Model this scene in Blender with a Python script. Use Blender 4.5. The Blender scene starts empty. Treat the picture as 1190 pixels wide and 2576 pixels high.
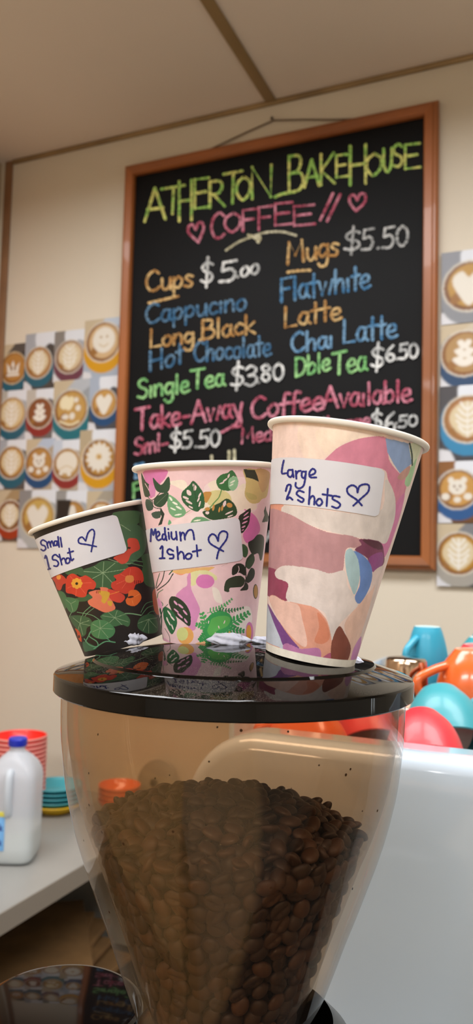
import bpy, bmesh, math, random
import numpy as np
from math import sin, cos, pi, radians, sqrt, atan, hypot
from mathutils import Vector, Matrix
random.seed(7); rng = np.random.default_rng(7)
S = bpy.context.scene
COL = S.collection

# ------------------------------------------------------------------ camera maths (photo pixels, 1190 x 2576)
FPX, CX, CY = 1950., 595., 1288.
YAW, PITCH, ROLL, H = radians(23.4), atan(142/1950), radians(1.43), 1.41
F0 = np.array([-sin(YAW), cos(YAW), 0]); R0 = np.array([cos(YAW), sin(YAW), 0]); UZ = np.array([0, 0, 1.])
FW = cos(PITCH)*F0+sin(PITCH)*UZ; U0 = np.cross(R0, FW)
RT = cos(ROLL)*R0+sin(ROLL)*U0; UP = -sin(ROLL)*R0+cos(ROLL)*U0
CAM = np.array([0, 0, H])
def ray(x, y): return FW+(x-CX)/FPX*RT-(y-CY)/FPX*UP
def on_y(x, y, Y):
    d = ray(x, y); return CAM+d*(Y/d[1])
def on_z(x, y, Z):
    d = ray(x, y); return CAM+d*((Z-H)/d[2])
def at_depth(x, y, z): return CAM+ray(x, y)*z
def lev(x, z, h): return x*R0+z*F0+np.array([0, 0, H-h])
def proj(P):
    d = np.asarray(P)-CAM; z = d@FW
    return CX+FPX*(d@RT)/z, CY-FPX*(d@UP)/z

# ------------------------------------------------------------------ small helpers
def lin(c):
    if isinstance(c, str):
        c = c.lstrip('#'); c = [int(c[i:i+2], 16)/255 for i in (0, 2, 4)]
    return tuple((v/12.92 if v <= .04045 else ((v+.055)/1.055)**2.4) for v in c)
def tag(o, label=None, cat=None, group=None, kind=None):
    if label: o['label'] = label
    if cat: o['category'] = cat
    if group: o['group'] = group
    if kind: o['kind'] = kind
    return o
def empty(name, loc, label, cat, group=None, rz=0):
    o = bpy.data.objects.new(name, None); COL.objects.link(o); o.location = loc; o.rotation_euler = (0, 0, rz)
    o.empty_display_size = .02
    return tag(o, label, cat, group)
def mesh_obj(name, me, mat, parent=None, local=False, smooth=True):
    o = bpy.data.objects.new(name, me); COL.objects.link(o)
    if mat is not None and not me.materials: me.materials.append(mat)
    if smooth:
        me.polygons.foreach_set('use_smooth', [True]*len(me.polygons))
    if parent is not None:
        o.parent = parent
        if not local:
            if parent.parent is None:      # a part made in world space; sub-parts share that frame
                o.matrix_parent_inverse = Matrix.LocRotScale(parent.location, parent.rotation_euler, None).inverted()
    return o
def from_data(name, V, Fc, mat, parent=None, local=False, smooth=True):
    me = bpy.data.meshes.new(name); me.from_pydata([tuple(map(float, v)) for v in V], [], [tuple(int(i) for i in f) for f in Fc]); me.update()
    return mesh_obj(name, me, mat, parent, local, smooth)
def from_bm(name, bm, mat, parent=None, local=False, smooth=True, angle=None):
    bmesh.ops.recalc_face_normals(bm, faces=bm.faces)
    me = bpy.data.meshes.new(name); bm.to_mesh(me); bm.free()
    o = mesh_obj(name, me, mat, parent, local, smooth)
    if angle: sharp(o, angle)
    return o
def sharp(o, ang=35):
    bm = bmesh.new(); bm.from_mesh(o.data)
    for e in bm.edges:
        if len(e.link_faces) == 2 and e.calc_face_angle(0) > radians(ang): e.smooth = False
    bm.to_mesh(o.data); bm.free()
def box_bm(lo, hi, bev=0, bm=None, M=None, seg=2):
    b = bmesh.new(); bmesh.ops.create_cube(b, size=1)
    lo, hi = Vector(lo), Vector(hi)
    for v in b.verts: v.co = Vector([(lo[i]+hi[i])/2+v.co[i]*(hi[i]-lo[i]) for i in range(3)])
    if bev: bmesh.ops.bevel(b, geom=list(b.edges), offset=bev, segments=seg, affect='EDGES', profile=.6)
    if M is not None: bmesh.ops.transform(b, matrix=M, verts=b.verts)
    if bm is None: return b
    me = bpy.data.meshes.new('t'); b.to_mesh(me); b.free(); bm.from_mesh(me); bpy.data.meshes.remove(me)
    return bm
def box(name, lo, hi, mat, parent=None, bev=0, M=None, kind=None):
    o = from_bm(name, box_bm(lo, hi, bev, M=M), mat, parent, smooth=bool(bev), angle=None)
    if kind: o['kind'] = kind
    return o
def lathe_data(prof, n=64, closed=False, cap0=False, cap1=False, sup=None, phase=0):
    V, Fc = [], []
    m = len(prof)
    for r, z in prof:
        for k in range(n):
            a = 2*pi*k/n+phase
            if sup:   # superellipse cross-section
                c, s = cos(a), sin(a); q = (abs(c)**sup+abs(s)**sup)**(-1/sup)
                V.append((r*q*c, r*q*s, z))
            else: V.append((r*cos(a), r*sin(a), z))
    for i in range(m-1 if not closed else m):
        j = (i+1) % m
        for k in range(n):
            l = (k+1) % n
            Fc.append((i*n+k, i*n+l, j*n+l, j*n+k))
    if cap0: Fc.append(tuple(range(n))[::-1])
    if cap1: Fc.append(tuple((m-1)*n+k for k in range(n)))
    return V, Fc
def lathe(name, prof, mat, parent=None, n=64, closed=False, cap0=False, cap1=False, M=None, sup=None, angle=40, local=False, phase=0):
    V, Fc = lathe_data(prof, n, closed, cap0, cap1, sup, phase)
    bm = bmesh.new(); vs = [bm.verts.new(v) for v in V]
    for f in Fc: bm.faces.new([vs[i] for i in f])
    if M is not None: bmesh.ops.transform(bm, matrix=M, verts=bm.verts)
    return from_bm(name, bm, mat, parent, local=local, angle=angle)
def catmull(P, n=8, closed=False):
    P = [np.array(p, float) for p in P]
    if len(P) < 3 and not closed: 
        return [P[0]+(P[-1]-P[0])*t for t in np.linspace(0, 1, 6)] if len(P) == 2 else P
    out = []; m = len(P)
    rng_ = range(m) if closed else range(m-1)
    for i in rng_:
        p1, p2 = P[i], P[(i+1) % m]
        p0 = P[i-1] if (closed or i > 0) else p1*2-p2
        p3 = P[(i+2) % m] if (closed or i+2 < m) else p2*2-p1
        for t in np.arange(n)/n:
            out.append(.5*((2*p1)+(-p0+p2)*t+(2*p0-5*p1+4*p2-p3)*t*t+(-p0+3*p1-3*p2+p3)*t**3))
    if not closed: out.append(P[-1])
    return out
def tube_bm(P, rad, n=12, bm=None, squash=1.0, side=None):
    """closed tube along points; rad number or list; squash flattens along 'side'"""
    P = [Vector(p) for p in P]; m = len(P)
    rr = rad if hasattr(rad, '__len__') else [rad]*m
    bm = bm or bmesh.new(); rings = []
    T = [(P[min(i+1, m-1)]-P[max(i-1, 0)]).normalized() for i in range(m)]
    nrm = Vector(side) if side is not None else (Vector((0, 0, 1)) if abs(T[0].z) < .9 else Vector((1, 0, 0)))
    for i in range(m):
        a = (nrm-T[i]*nrm.dot(T[i])).normalized(); b = T[i].cross(a); nrm = a
        rings.append([bm.verts.new(P[i]+rr[i]*(cos(2*pi*k/n)*a*squash+sin(2*pi*k/n)*b)) for k in range(n)])
    for i in range(m-1):
        for k in range(n):
            bm.faces.new([rings[i][k], rings[i][(k+1) % n], rings[i+1][(k+1) % n], rings[i+1][k]])
    bm.faces.new(rings[0][::-1]); bm.faces.new(rings[-1])
    return bm

# ------------------------------------------------------------------ materials
class NT:
    def __init__(s, m): s.t = m.node_tree; s.n = s.t.nodes; s.l = s.t.links
    def add(s, ty, **kw):
        n = s.n.new(ty)
        for k, v in kw.items():
            if k.startswith('i_'): n.inputs[k[2:].replace('_', ' ')].default_value = v
            else: setattr(n, k, v)
        return n
def mat(name, col, rough=.5, metal=0, spec=.5, coat=0, noise=None, bump=None, trans=0, sss=0, emit=None, alpha=None, vcol=False):
    m = bpy.data.materials.new(name); m.use_nodes = True; nt = NT(m)
    b = nt.n['Principled BSDF']; c = lin(col)
    b.inputs['Base Color'].default_value = (*c, 1); b.inputs['Roughness'].default_value = rough
    b.inputs['Metallic'].default_value = metal; b.inputs['Specular IOR Level'].default_value = spec
    b.inputs['Coat Weight'].default_value = coat; b.inputs['Coat Roughness'].default_value = .05
    if sss: b.inputs['Subsurface Weight'].default_value = sss; b.inputs['Subsurface Radius'].default_value = (.01, .008, .006); b.inputs['Subsurface Scale'].default_value = 1
    src = None
    if vcol:
        a = nt.add('ShaderNodeVertexColor', layer_name='Col'); src = a.outputs['Color']
    if noise:   # (scale, amount, [detail], [vector scale])
        tc = nt.add('ShaderNodeTexCoord'); mp = nt.add('ShaderNodeMapping')
        nt.l.new(tc.outputs['Object'], mp.inputs['Vector'])
        if len(noise) > 3: mp.inputs['Scale'].default_value = noise[3]
        no = nt.add('ShaderNodeTexNoise', i_Scale=noise[0], i_Detail=noise[2] if len(noise) > 2 else 4.)
        nt.l.new(mp.outputs[0], no.inputs['Vector'])
        mr = nt.add('ShaderNodeMapRange'); mr.inputs['From Min'].default_value = .3; mr.inputs['From Max'].default_value = .7
        mr.inputs['To Min'].default_value = 1-noise[1]; mr.inputs['To Max'].default_value = 1+noise[1]*.6
        nt.l.new(no.outputs['Fac'], mr.inputs['Value'])
        vm = nt.add('ShaderNodeVectorMath', operation='SCALE')
        if src: nt.l.new(src, vm.inputs[0])
        else: vm.inputs[0].default_value = c
        nt.l.new(mr.outputs[0], vm.inputs['Scale']); src = vm.outputs[0]
    if src: nt.l.new(src, b.inputs['Base Color'])
    if bump:
        tc = nt.add('ShaderNodeTexCoord'); no = nt.add('ShaderNodeTexNoise', i_Scale=bump[0], i_Detail=4.)
        nt.l.new(tc.outputs['Object'], no.inputs['Vector'])
        bp = nt.add('ShaderNodeBump', i_Strength=bump[1], i_Distance=bump[2])
        nt.l.new(no.outputs['Fac'], bp.inputs['Height']); nt.l.new(bp.outputs[0], b.inputs['Normal'])
    if alpha is not None: b.inputs['Alpha'].default_value = alpha
    return m
M_wall = mat('wall_paint', '#d0c7b6', .75, noise=(1.3, .04), bump=(180, .15, .001))
M_ceil = mat('ceiling_board', '#dbcfc1', .85, noise=(.9, .05), bump=(260, .2, .001))
M_orange_wall = mat('orange_timber', '#e0924a', .5)
M_batten = mat('ceiling_batten', '#8f7650', .55, noise=(9, .3, 5, (1, .3, 1)))
M_trim = mat('brown_trim', '#866244', .6, noise=(12, .15))
M_post = mat('post_paint', '#b9a489', .7)
M_floor = mat('floor_tile', '#b3a698', .6, noise=(3, .2))
M_frame = mat('timber_frame', '#955628', .38, coat=.25, noise=(14, .3, 6, (.25, 1, 1)))
M_frame_v = mat('timber_frame_upright', '#955628', .38, coat=.25, noise=(14, .3, 6, (1, 1, .12)))
M_board = mat('blackboard', '#0c0d0f', .55, spec=.14, noise=(5, .25, 5))
M_cord = mat('hanging_cord', '#6a5a4a', .8)
M_white_lining = mat('cup_paper_white', '#e6e2d8', .5)
M_sticker = mat('sticker_paper', '#d9dbe4', .45, noise=(60, .03))
M_ink = mat('marker_ink', '#16227e', .35)
M_lidin = None
M_machine = mat('white_enamel', '#cadae8', .14, coat=.6)
M_steel = mat('brushed_steel', '#b9b4ab', .28, metal=1, noise=(30, .1, 3, (1, 1, 12)))
M_bench = mat('bench_steel', '#a3a29e', .35, metal=.3, noise=(4, .08))
M_bench_edge = mat('bench_edge', '#8f8579', .5)
M_dark = mat('shelf_dark', '#1d1612', .7)
M_card = mat('brown_card', '#7a5a34', .8, noise=(16, .2))
M_black = mat('black_plastic', '#0b0b0c', .28, coat=.3)
M_blackm = mat('black_cast', '#111112', .45)
M_putty = mat('putty', '#ccd0e0', .6, sss=.1, bump=(260, .5, .001))
def ceramic(n, c, r=.4, k=.12): return mat(n, c, r, coat=k)
M_teal = ceramic('teal_glaze', '#3c9ba6'); M_blue = ceramic('turquoise_glaze', '#2f9fbd'); M_red = ceramic('red_glaze', '#d9323c')
M_orange = ceramic('orange_glaze', '#e8682c', .22, .5); M_yellow = ceramic('yellow_glaze', '#e6b800'); M_foot = mat('unglazed_foot', '#cfe0dc', .5)
M_redbowl = ceramic('rosy_red_glaze', '#dc4a48'); M_inred = ceramic('inner_red', '#e8231a'); M_pinkedge = mat('worn_rim', '#e08a80', .4)

def tinted(name, col, edge, rough=.02, f0=.04, painted_haze=None):
    m = bpy.data.materials.new(name); m.use_nodes = True; nt = NT(m); nt.n.remove(nt.n['Principled BSDF'])
    out = nt.n['Material Output']
    lw = nt.add('ShaderNodeLayerWeight'); lw.inputs['Blend'].default_value = .5
    pw = nt.add('ShaderNodeMath', operation='POWER'); pw.inputs[1].default_value = 5; nt.l.new(lw.outputs['Facing'], pw.inputs[0])
    ma = nt.add('ShaderNodeMath', operation='MULTIPLY_ADD'); ma.inputs[1].default_value = 1-f0; ma.inputs[2].default_value = f0
    nt.l.new(pw.outputs[0], ma.inputs[0])
    p2 = nt.add('ShaderNodeMath', operation='POWER'); p2.inputs[1].default_value = 3; nt.l.new(lw.outputs['Facing'], p2.inputs[0])
    mx = nt.add('ShaderNodeMix', data_type='RGBA'); mx.inputs[6].default_value = (*col, 1); mx.inputs[7].default_value = (*edge, 1)
    nt.l.new(p2.outputs[0], mx.inputs[0])
    tr = nt.add('ShaderNodeBsdfTransparent'); nt.l.new(mx.outputs[2], tr.inputs['Color'])
    gl = nt.add('ShaderNodeBsdfGlossy', i_Roughness=rough)
    ms = nt.add('ShaderNodeMixShader'); nt.l.new(ma.outputs[0], ms.inputs[0]); nt.l.new(tr.outputs[0], ms.inputs[1]); nt.l.new(gl.outputs[0], ms.inputs[2])
    if painted_haze:   # reflected-light wash painted as amber diffuse, stronger on one side, curved lower edge
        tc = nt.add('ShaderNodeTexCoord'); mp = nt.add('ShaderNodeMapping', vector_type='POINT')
        nt.l.new(tc.outputs['Object'], mp.inputs['Vector']); mp.inputs['Location'].default_value = painted_haze['loc']; mp.inputs['Rotation'].default_value = (0, 0, painted_haze['rot'])
        # frame: x right, y away, z up, centre of the painted wash at the origin
        ln = nt.add('ShaderNodeVectorMath', operation='MULTIPLY'); ln.inputs[1].default_value = painted_haze['inv']; nt.l.new(mp.outputs[0], ln.inputs[0])
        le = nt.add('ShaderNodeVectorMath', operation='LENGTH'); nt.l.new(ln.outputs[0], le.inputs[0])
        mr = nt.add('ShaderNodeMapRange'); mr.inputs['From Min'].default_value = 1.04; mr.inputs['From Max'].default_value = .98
        mr.inputs['To Min'].default_value = painted_haze['lo']; mr.inputs['To Max'].default_value = painted_haze['hi']; nt.l.new(le.outputs['Value'], mr.inputs[0])
        df = nt.add('ShaderNodeBsdfDiffuse'); df.inputs['Color'].default_value = (*painted_haze['col'], 1)
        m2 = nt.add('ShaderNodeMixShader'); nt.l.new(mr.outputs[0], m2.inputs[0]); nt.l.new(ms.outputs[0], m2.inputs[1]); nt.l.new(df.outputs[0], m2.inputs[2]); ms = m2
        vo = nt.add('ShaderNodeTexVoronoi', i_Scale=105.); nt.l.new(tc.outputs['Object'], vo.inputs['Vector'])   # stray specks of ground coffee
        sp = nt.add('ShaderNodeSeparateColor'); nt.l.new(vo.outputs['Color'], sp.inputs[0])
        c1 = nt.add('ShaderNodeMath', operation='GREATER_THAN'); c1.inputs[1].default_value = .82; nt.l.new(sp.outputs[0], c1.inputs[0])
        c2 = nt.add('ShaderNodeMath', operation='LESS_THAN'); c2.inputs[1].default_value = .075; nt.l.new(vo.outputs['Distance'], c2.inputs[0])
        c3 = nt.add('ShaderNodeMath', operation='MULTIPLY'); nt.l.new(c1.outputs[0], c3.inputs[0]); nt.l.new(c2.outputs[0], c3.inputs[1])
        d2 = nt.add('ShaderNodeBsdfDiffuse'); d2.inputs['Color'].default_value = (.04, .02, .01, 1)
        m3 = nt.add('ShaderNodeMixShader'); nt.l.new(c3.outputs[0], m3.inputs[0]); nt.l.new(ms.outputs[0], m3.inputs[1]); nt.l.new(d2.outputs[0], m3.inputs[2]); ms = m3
    nt.l.new(ms.outputs[0], out.inputs['Surface'])
    return m
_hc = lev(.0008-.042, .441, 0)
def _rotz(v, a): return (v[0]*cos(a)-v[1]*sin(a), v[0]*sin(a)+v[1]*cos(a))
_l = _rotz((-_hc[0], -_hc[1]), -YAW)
M_hopper = tinted('smoked_acrylic', (.855, .755, .645), (.80, .77, .75), f0=.02, painted_haze=dict(loc=(_l[0], _l[1], -(H-.120)), rot=-YAW, inv=(1/.055, 0, 1/.128), lo=.0015, hi=.032, col=(.62, .43, .2)))

def lid_material():
    m = mat('dusty_black_lid', '#050505', .03, spec=.25, coat=0); nt = NT(m); b = nt.n['Principled BSDF']
    tc = nt.add('ShaderNodeTexCoord')
    n1 = nt.add('ShaderNodeTexNoise', i_Scale=2600., i_Detail=2.); n2 = nt.add('ShaderNodeTexNoise', i_Scale=22., i_Detail=3.)
    for n in (n1, n2): nt.l.new(tc.outputs['Object'], n.inputs['Vector'])
    a = nt.add('ShaderNodeMapRange'); a.inputs['From Min'].default_value = .56; a.inputs['From Max'].default_value = .68; nt.l.new(n1.outputs['Fac'], a.inputs[0])
    c = nt.add('ShaderNodeMapRange'); c.inputs['From Min'].default_value = .42; c.inputs['From Max'].default_value = .62; nt.l.new(n2.outputs['Fac'], c.inputs[0])
    # dust lies only on the upward faces
    g = nt.add('ShaderNodeNewGeometry'); sx = nt.add('ShaderNodeSeparateXYZ'); nt.l.new(g.outputs['True Normal'], sx.inputs[0])
    u = nt.add('ShaderNodeMapRange'); u.inputs['From Min'].default_value = .7; u.inputs['From Max'].default_value = .95; nt.l.new(sx.outputs['Z'], u.inputs[0])
    p = nt.add('ShaderNodeMath', operation='MULTIPLY'); nt.l.new(a.outputs[0], p.inputs[0]); nt.l.new(c.outputs[0], p.inputs[1])
    q = nt.add('ShaderNodeMath', operation='MULTIPLY'); nt.l.new(p.outputs[0], q.inputs[0]); nt.l.new(u.outputs[0], q.inputs[1])
    d = nt.add('ShaderNodeBsdfDiffuse'); d.inputs['Color'].default_value = (.30, .25, .2, 1)
    ms = nt.add('ShaderNodeMixShader'); s = nt.add('ShaderNodeMath', operation='MULTIPLY'); s.inputs[1].default_value = .5
    nt.l.new(q.outputs[0], s.inputs[0]); nt.l.new(s.outputs[0], ms.inputs[0]); nt.l.new(b.outputs[0], ms.inputs[1]); nt.l.new(d.outputs[0], ms.inputs[2])
    nt.l.new(ms.outputs[0], nt.n['Material Output'].inputs['Surface'])
    return m
M_lid = lid_material()
def chalk(name, c1, c2, strength):
    m = mat(name, '#ffffff', .9, spec=.1); nt = NT(m); b = nt.n['Principled BSDF']
    tc = nt.add('ShaderNodeTexCoord')
    n1 = nt.add('ShaderNodeTexNoise', i_Scale=150., i_Detail=5.); n2 = nt.add('ShaderNodeTexNoise', i_Scale=26., i_Detail=2.)
    for n in (n1, n2): nt.l.new(tc.outputs['Object'], n.inputs['Vector'])
    mr = nt.add('ShaderNodeMapRange'); mr.inputs['From Min'].default_value = .42; mr.inputs['From Max'].default_value = .58; nt.l.new(n2.outputs['Fac'], mr.inputs[0])
    mx = nt.add('ShaderNodeMix', data_type='RGBA'); mx.inputs[6].default_value = (*lin(c1), 1); mx.inputs[7].default_value = (*lin(c2), 1)
    nt.l.new(mr.outputs[0], mx.inputs[0]); nt.l.new(mx.outputs[2], b.inputs['Base Color'])
    al = nt.add('ShaderNodeMapRange'); al.inputs['From Min'].default_value = .25; al.inputs['From Max'].default_value = .6
    al.inputs['To Min'].default_value = strength*.25; al.inputs['To Max'].default_value = min(1, strength*1.0); nt.l.new(n1.outputs['Fac'], al.inputs[0])
    nt.l.new(al.outputs[0], b.inputs['Alpha'])
    return m

# ------------------------------------------------------------------ THE ROOM
WY = 1.942; CZ = 2.717; XL, XR, YR = -1.712, 1.9, -2.4
box('wall_back', (XL-.1, WY, 0), (XR+.1, WY+.1, CZ+.1), M_wall, kind='structure')
box('ceiling', (XL, YR, CZ), (XR, WY, CZ+.08), M_ceil, kind='structure')
box('floor', (XL-.1, YR-.1, -.06), (XR+.1, WY, 0), M_floor, kind='structure')
box('wall_left', (XL-.1, YR-.1, 0), (XL, WY, CZ+.1), M_post, kind='structure')
bm = bmesh.new(); SW = (1.22, 1.46, .9, 1.95)   # side window: y0, y1, z0, z1
for lo, hi in (((XR, YR-.1, 0), (XR+.1, SW[0], CZ+.1)), ((XR, SW[1], 0), (XR+.1, WY, CZ+.1)), ((XR, SW[0], 0), (XR+.1, SW[1], SW[2])), ((XR, SW[0], SW[3]), (XR+.1, SW[1], CZ+.1))): box_bm(lo, hi, bm=bm)
o = from_bm('wall_right', bm, M_wall, smooth=False); o['kind'] = 'structure'
box('wall_rear', (XL-.1, YR-.1, 0), (XR+.1, YR, CZ+.1), M_wall, kind='structure')
M_winframe = mat('window_frame_paint', '#d8d4ca', .5)
def side_window(n, x, inward, y0, y1, z0, z1):
    bm = bmesh.new(); a, b_ = sorted((x-inward*.02, x-inward*.08))
    for (u0, u1, v0, v1) in ((y0, y0+.05, z0, z1), (y1-.05, y1, z0, z1), (y0+.05, y1-.05, z0, z0+.05), (y0+.05, y1-.05, z1-.05, z1), ((y0+y1)/2-.02, (y0+y1)/2+.02, z0+.05, z1-.05)):
        box_bm((a, u0, v0), (b_, u1, v1), bm=bm)
    o = from_bm('window_%d' % n, bm, M_winframe, smooth=False); o['kind'] = 'structure'
side_window(1, XR, -1, *SW)
# trims
q0 = on_z(666, 262, CZ); q1 = on_z(691, 256, CZ)
q2 = on_z(515, 0, CZ); q3 = on_z(551, 0, CZ)
tx0, tx1 = (q0[0]+q2[0])/2, (q1[0]+q3[0])/2
box('trim_1', (tx0, YR, CZ-.006), (tx1, WY-.012, CZ), M_batten, bev=.002, kind='structure')
box('trim_2', (XL+.05, WY-.012, CZ-.012), (XR, WY, CZ), M_batten, bev=.003, kind='structure')
px = on_y(22, 700, WY)[0]
box('trim_3', (-1.692, WY-.008, 0), (-1.664, WY, CZ-.0), M_trim, bev=.002, kind='structure')
box('trim_4', (XL, 1.70, .0), (XL+.012, 1.875, CZ-.03), M_orange_wall, bev=.002, kind='structure')

# ------------------------------------------------------------------ CHALKBOARD
BX0, BX1, BZ0, BZ1 = -1.226, -.302, 1.4155, 2.609
FD = .030; BY = WY-.012
cb = empty('chalkboard', ((BX0+BX1)/2, WY-.015, BZ0), 'tall timber framed blackboard menu covered in coloured chalk writing, hung on the tan wall', 'chalkboard')
def rail(name, outer, inner, m):
    """mitred rail: outer/inner are the two (x,z) end pairs; profile steps from the inner bead to the outer face"""
    prof = [(0, 0), (0, .022), (.1, .028), (.62, FD), (.72, .025), (.85, .024), (1, .016), (1, 0)]   # t across, depth out of the wall
    bm = bmesh.new(); rings = []
    for e in (0, 1):
        rings.append([bm.verts.new((inner[e][0]+(outer[e][0]-inner[e][0])*t, WY-.001-d, inner[e][1]+(outer[e][1]-inner[e][1])*t)) for t, d in prof])
    n = len(prof)
    for k in range(n):
        bm.faces.new([rings[0][k], rings[0][(k+1) % n], rings[1][(k+1) % n], rings[1][k]])
    bm.faces.new(rings[0]); bm.faces.new(rings[1][::-1])
    return from_bm(name, bm, m, cb, smooth=False)
fw = .036
O = [(BX0, BZ0), (BX1, BZ0), (BX1, BZ1), (BX0, BZ1)]
I = [(BX0+fw, BZ0+fw), (BX1-fw, BZ0+fw), (BX1-fw, BZ1-fw), (BX0+fw, BZ1-fw)]
for k in range(4):
    rail('frame_rail', (O[k], O[(k+1) % 4]), (I[k], I[(k+1) % 4]), M_frame if k % 2 == 0 else M_frame_v)
box('board_panel', (BX0+fw-.002, BY, BZ0+fw-.002), (BX1-fw+.002, WY-.002, BZ1-fw+.002), M_board, cb)
cord = [on_y(508, 386, WY-.012), on_y(560, 361, WY-.009), on_y(620, 333, WY-.007), on_y(688, 303, WY-.006), on_y(760, 301, WY-.007), on_y(840, 301, WY-.009), on_y(905, 299, WY-.012)]
from_bm('hanging_cord', tube_bm(cord, .0022, 8), M_cord, cb)
pn = on_y(688, 303, WY)
nl = from_bm('nail', tube_bm([(pn[0], WY+.002, pn[2]), (pn[0], WY-.012, pn[2]), (pn[0], WY-.013, pn[2])], [.002, .002, .005], 10), M_steel)
tag(nl, 'small steel nail in the wall carrying the blackboard cord', 'nail')

# ---- strokes --------------------------------------------------------------
def ribbon(acc, P, w, place, off):
    """P polyline in photo pixels -> flat ribbon; place(x,y,off)->3d; acc = [V,F]"""
    V, Fc = acc
    P = [np.array(p, float) for p in P]
    Q = [P[0]]
    for p in P[1:]:
        if np.linalg.norm(p-Q[-1]) > .6: Q.append(p)
    if len(Q) < 2: Q = [P[0], P[0]+[.7, 0]]
    n = len(Q); base = len(V)
    for i in range(n):
        t = Q[min(i+1, n-1)]-Q[max(i-1, 0)]; t /= np.linalg.norm(t)+1e-9
        nn = np.array([-t[1], t[0]]); ww = w/2*(1+.13*sin(i*1.7+Q[0][0]))
        for s in (-1, 1): V.append(place(*(Q[i]+s*nn*ww), off))
    for i in range(n-1): Fc.append((base+2*i, base+2*i+1, base+2*i+3, base+2*i+2))
    ends = [0, n-1]
    for i in range(1, n-1):
        a, b = Q[i]-Q[i-1], Q[i+1]-Q[i]
        if a@b < .8*np.linalg.norm(a)*np.linalg.norm(b): ends.append(i)
    for e in ends:
        b = len(V)
        for k in range(10): V.append(place(*(Q[e]+w/2*np.array([cos(k*pi/5), sin(k*pi/5)])), off+2e-5))
        Fc.append(tuple(range(b, b+10)))
G = {}   # glyph: (advance, [strokes]); 'p' straight segments, 's' smooth curve; cap height 1, x height .58
def g(ch, adv, *st): G[ch] = (adv, [(s[0], [tuple(map(float, q.split(','))) for q in s[2:].split()]) for s in st])
g('A', .78, 'p 0,0 .36,1', 'p .36,1 .72,0', 'p .1,.36 .64,.36'); g('B', .68, 'p .06,0 .06,1', 's .06,1 .42,.98 .5,.78 .36,.56 .08,.52', 's .08,.52 .48,.5 .6,.26 .42,.03 -.08,-.02')
g('C', .72, 's .62,.86 .4,1 .12,.78 .04,.4 .2,.06 .44,.02 .64,.16'); g('D', .7, 'p .06,0 .06,1', 's .06,1 .46,.86 .6,.5 .42,.1 .06,0')
g('E', .62, 'p .52,1 .06,1 .06,0 .54,0', 'p .06,.52 .44,.54'); g('F', .6, 'p .54,1 .06,.98 .06,0', 'p .06,.52 .44,.54')
g('H', .78, 'p .06,1 .06,0', 'p .62,1 .62,0', 'p .06,.5 .62,.5'); g('K', .7, 'p .06,1 .06,0', 'p .58,1 .08,.45 .62,0')
g('L', .62, 'p .08,1 .06,0 .54,.02'); g('M', .9, 'p .04,0 .1,1 .4,.35 .7,1 .78,0'); g('N', .78, 'p .06,0 .06,1 .6,0 .62,1')
g('O', .78, 's .36,1 .08,.76 .04,.36 .3,.01 .6,.3 .62,.74 .36,1'); g('R', .7, 'p .06,0 .06,1', 's .06,1 .44,.98 .52,.74 .38,.52 .08,.48', 'p .2,.5 .62,0')
g('S', .6, 's .5,.88 .3,1 .08,.84 .14,.6 .42,.44 .5,.2 .3,0 .02,.1'); g('T', .74, 'p .0,.96 .72,1', 'p .38,.98 .34,0'); g('U', .72, 's .06,1 .08,.3 .3,0 .54,.3 .6,1')
g('a', .56, 's .44,.52 .2,.58 .04,.28 .16,.02 .36,.1 .44,.5', 's .44,.56 .42,.16 .54,.0'); g('b', .56, 'p .06,1 .06,.02', 's .06,.4 .3,.56 .46,.3 .3,.02 .06,.06')
g('c', .5, 's .44,.5 .24,.58 .06,.3 .2,.02 .44,.1'); g('d', .58, 's .44,.5 .2,.56 .04,.26 .18,.0 .44,.14', 'p .46,1 .46,.0'); g('e', .54, 's .06,.26 .4,.34 .38,.56 .16,.54 .04,.26 .2,.0 .5,.08')
g('f', .44, 's .46,.94 .28,1 .2,.8 .18,.3 .16,-.06', 'p .02,.5 .4,.54'); g('g', .56, 's .44,.5 .2,.58 .04,.3 .18,.04 .42,.2', 's .46,.56 .46,0 .38,-.36 .14,-.4 .02,-.26')
g('h', .56, 'p .06,1 .06,0', 's .06,.34 .26,.56 .42,.46 .44,0'); g('i', .26, 'p .1,.55 .1,0'); g('k', .52, 'p .06,1 .06,0', 'p .44,.6 .1,.28 .48,0')
g('l', .26, 'p .1,1 .1,0'); g('m', .84, 'p .06,.56 .06,0', 's .06,.36 .22,.58 .36,.46 .38,0', 's .38,.36 .54,.58 .7,.44 .72,0'); g('n', .56, 'p .06,.56 .06,0', 's .06,.34 .26,.58 .42,.46 .44,0')
g('o', .54, 's .24,.56 .05,.36 .1,.06 .3,.0 .46,.24 .4,.5 .24,.56'); g('p', .56, 'p .06,.56 .06,-.34', 's .06,.4 .3,.58 .46,.34 .3,.06 .06,.1'); g('r', .4, 'p .06,.56 .06,0', 's .06,.34 .2,.54 .38,.54')
g('s', .46, 's .4,.5 .2,.58 .08,.46 .2,.32 .36,.18 .26,.02 .02,.06'); g('t', .42, 'p .2,1 .2,0', 'p .02,.62 .4,.64'); g('u', .56, 's .06,.56 .08,.14 .24,0 .42,.2 .46,.56', 'p .46,.56 .48,0')
g('v', .5, 'p .04,.58 .22,0 .44,.6'); g('w', .76, 'p .04,.56 .18,0 .36,.5 .52,0 .68,.58'); g('y', .56, 'p .04,.58 .24,.06', 's .48,.6 .36,.1 .2,-.3 .0,-.38')
g('0', .62, 's .3,.98 .08,.72 .08,.26 .28,.02 .5,.28 .5,.74 .3,.98'); g('3', .56, 's .06,.86 .26,1 .46,.82 .36,.58 .16,.52', 's .16,.52 .42,.46 .48,.2 .26,0 .02,.12')
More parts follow.
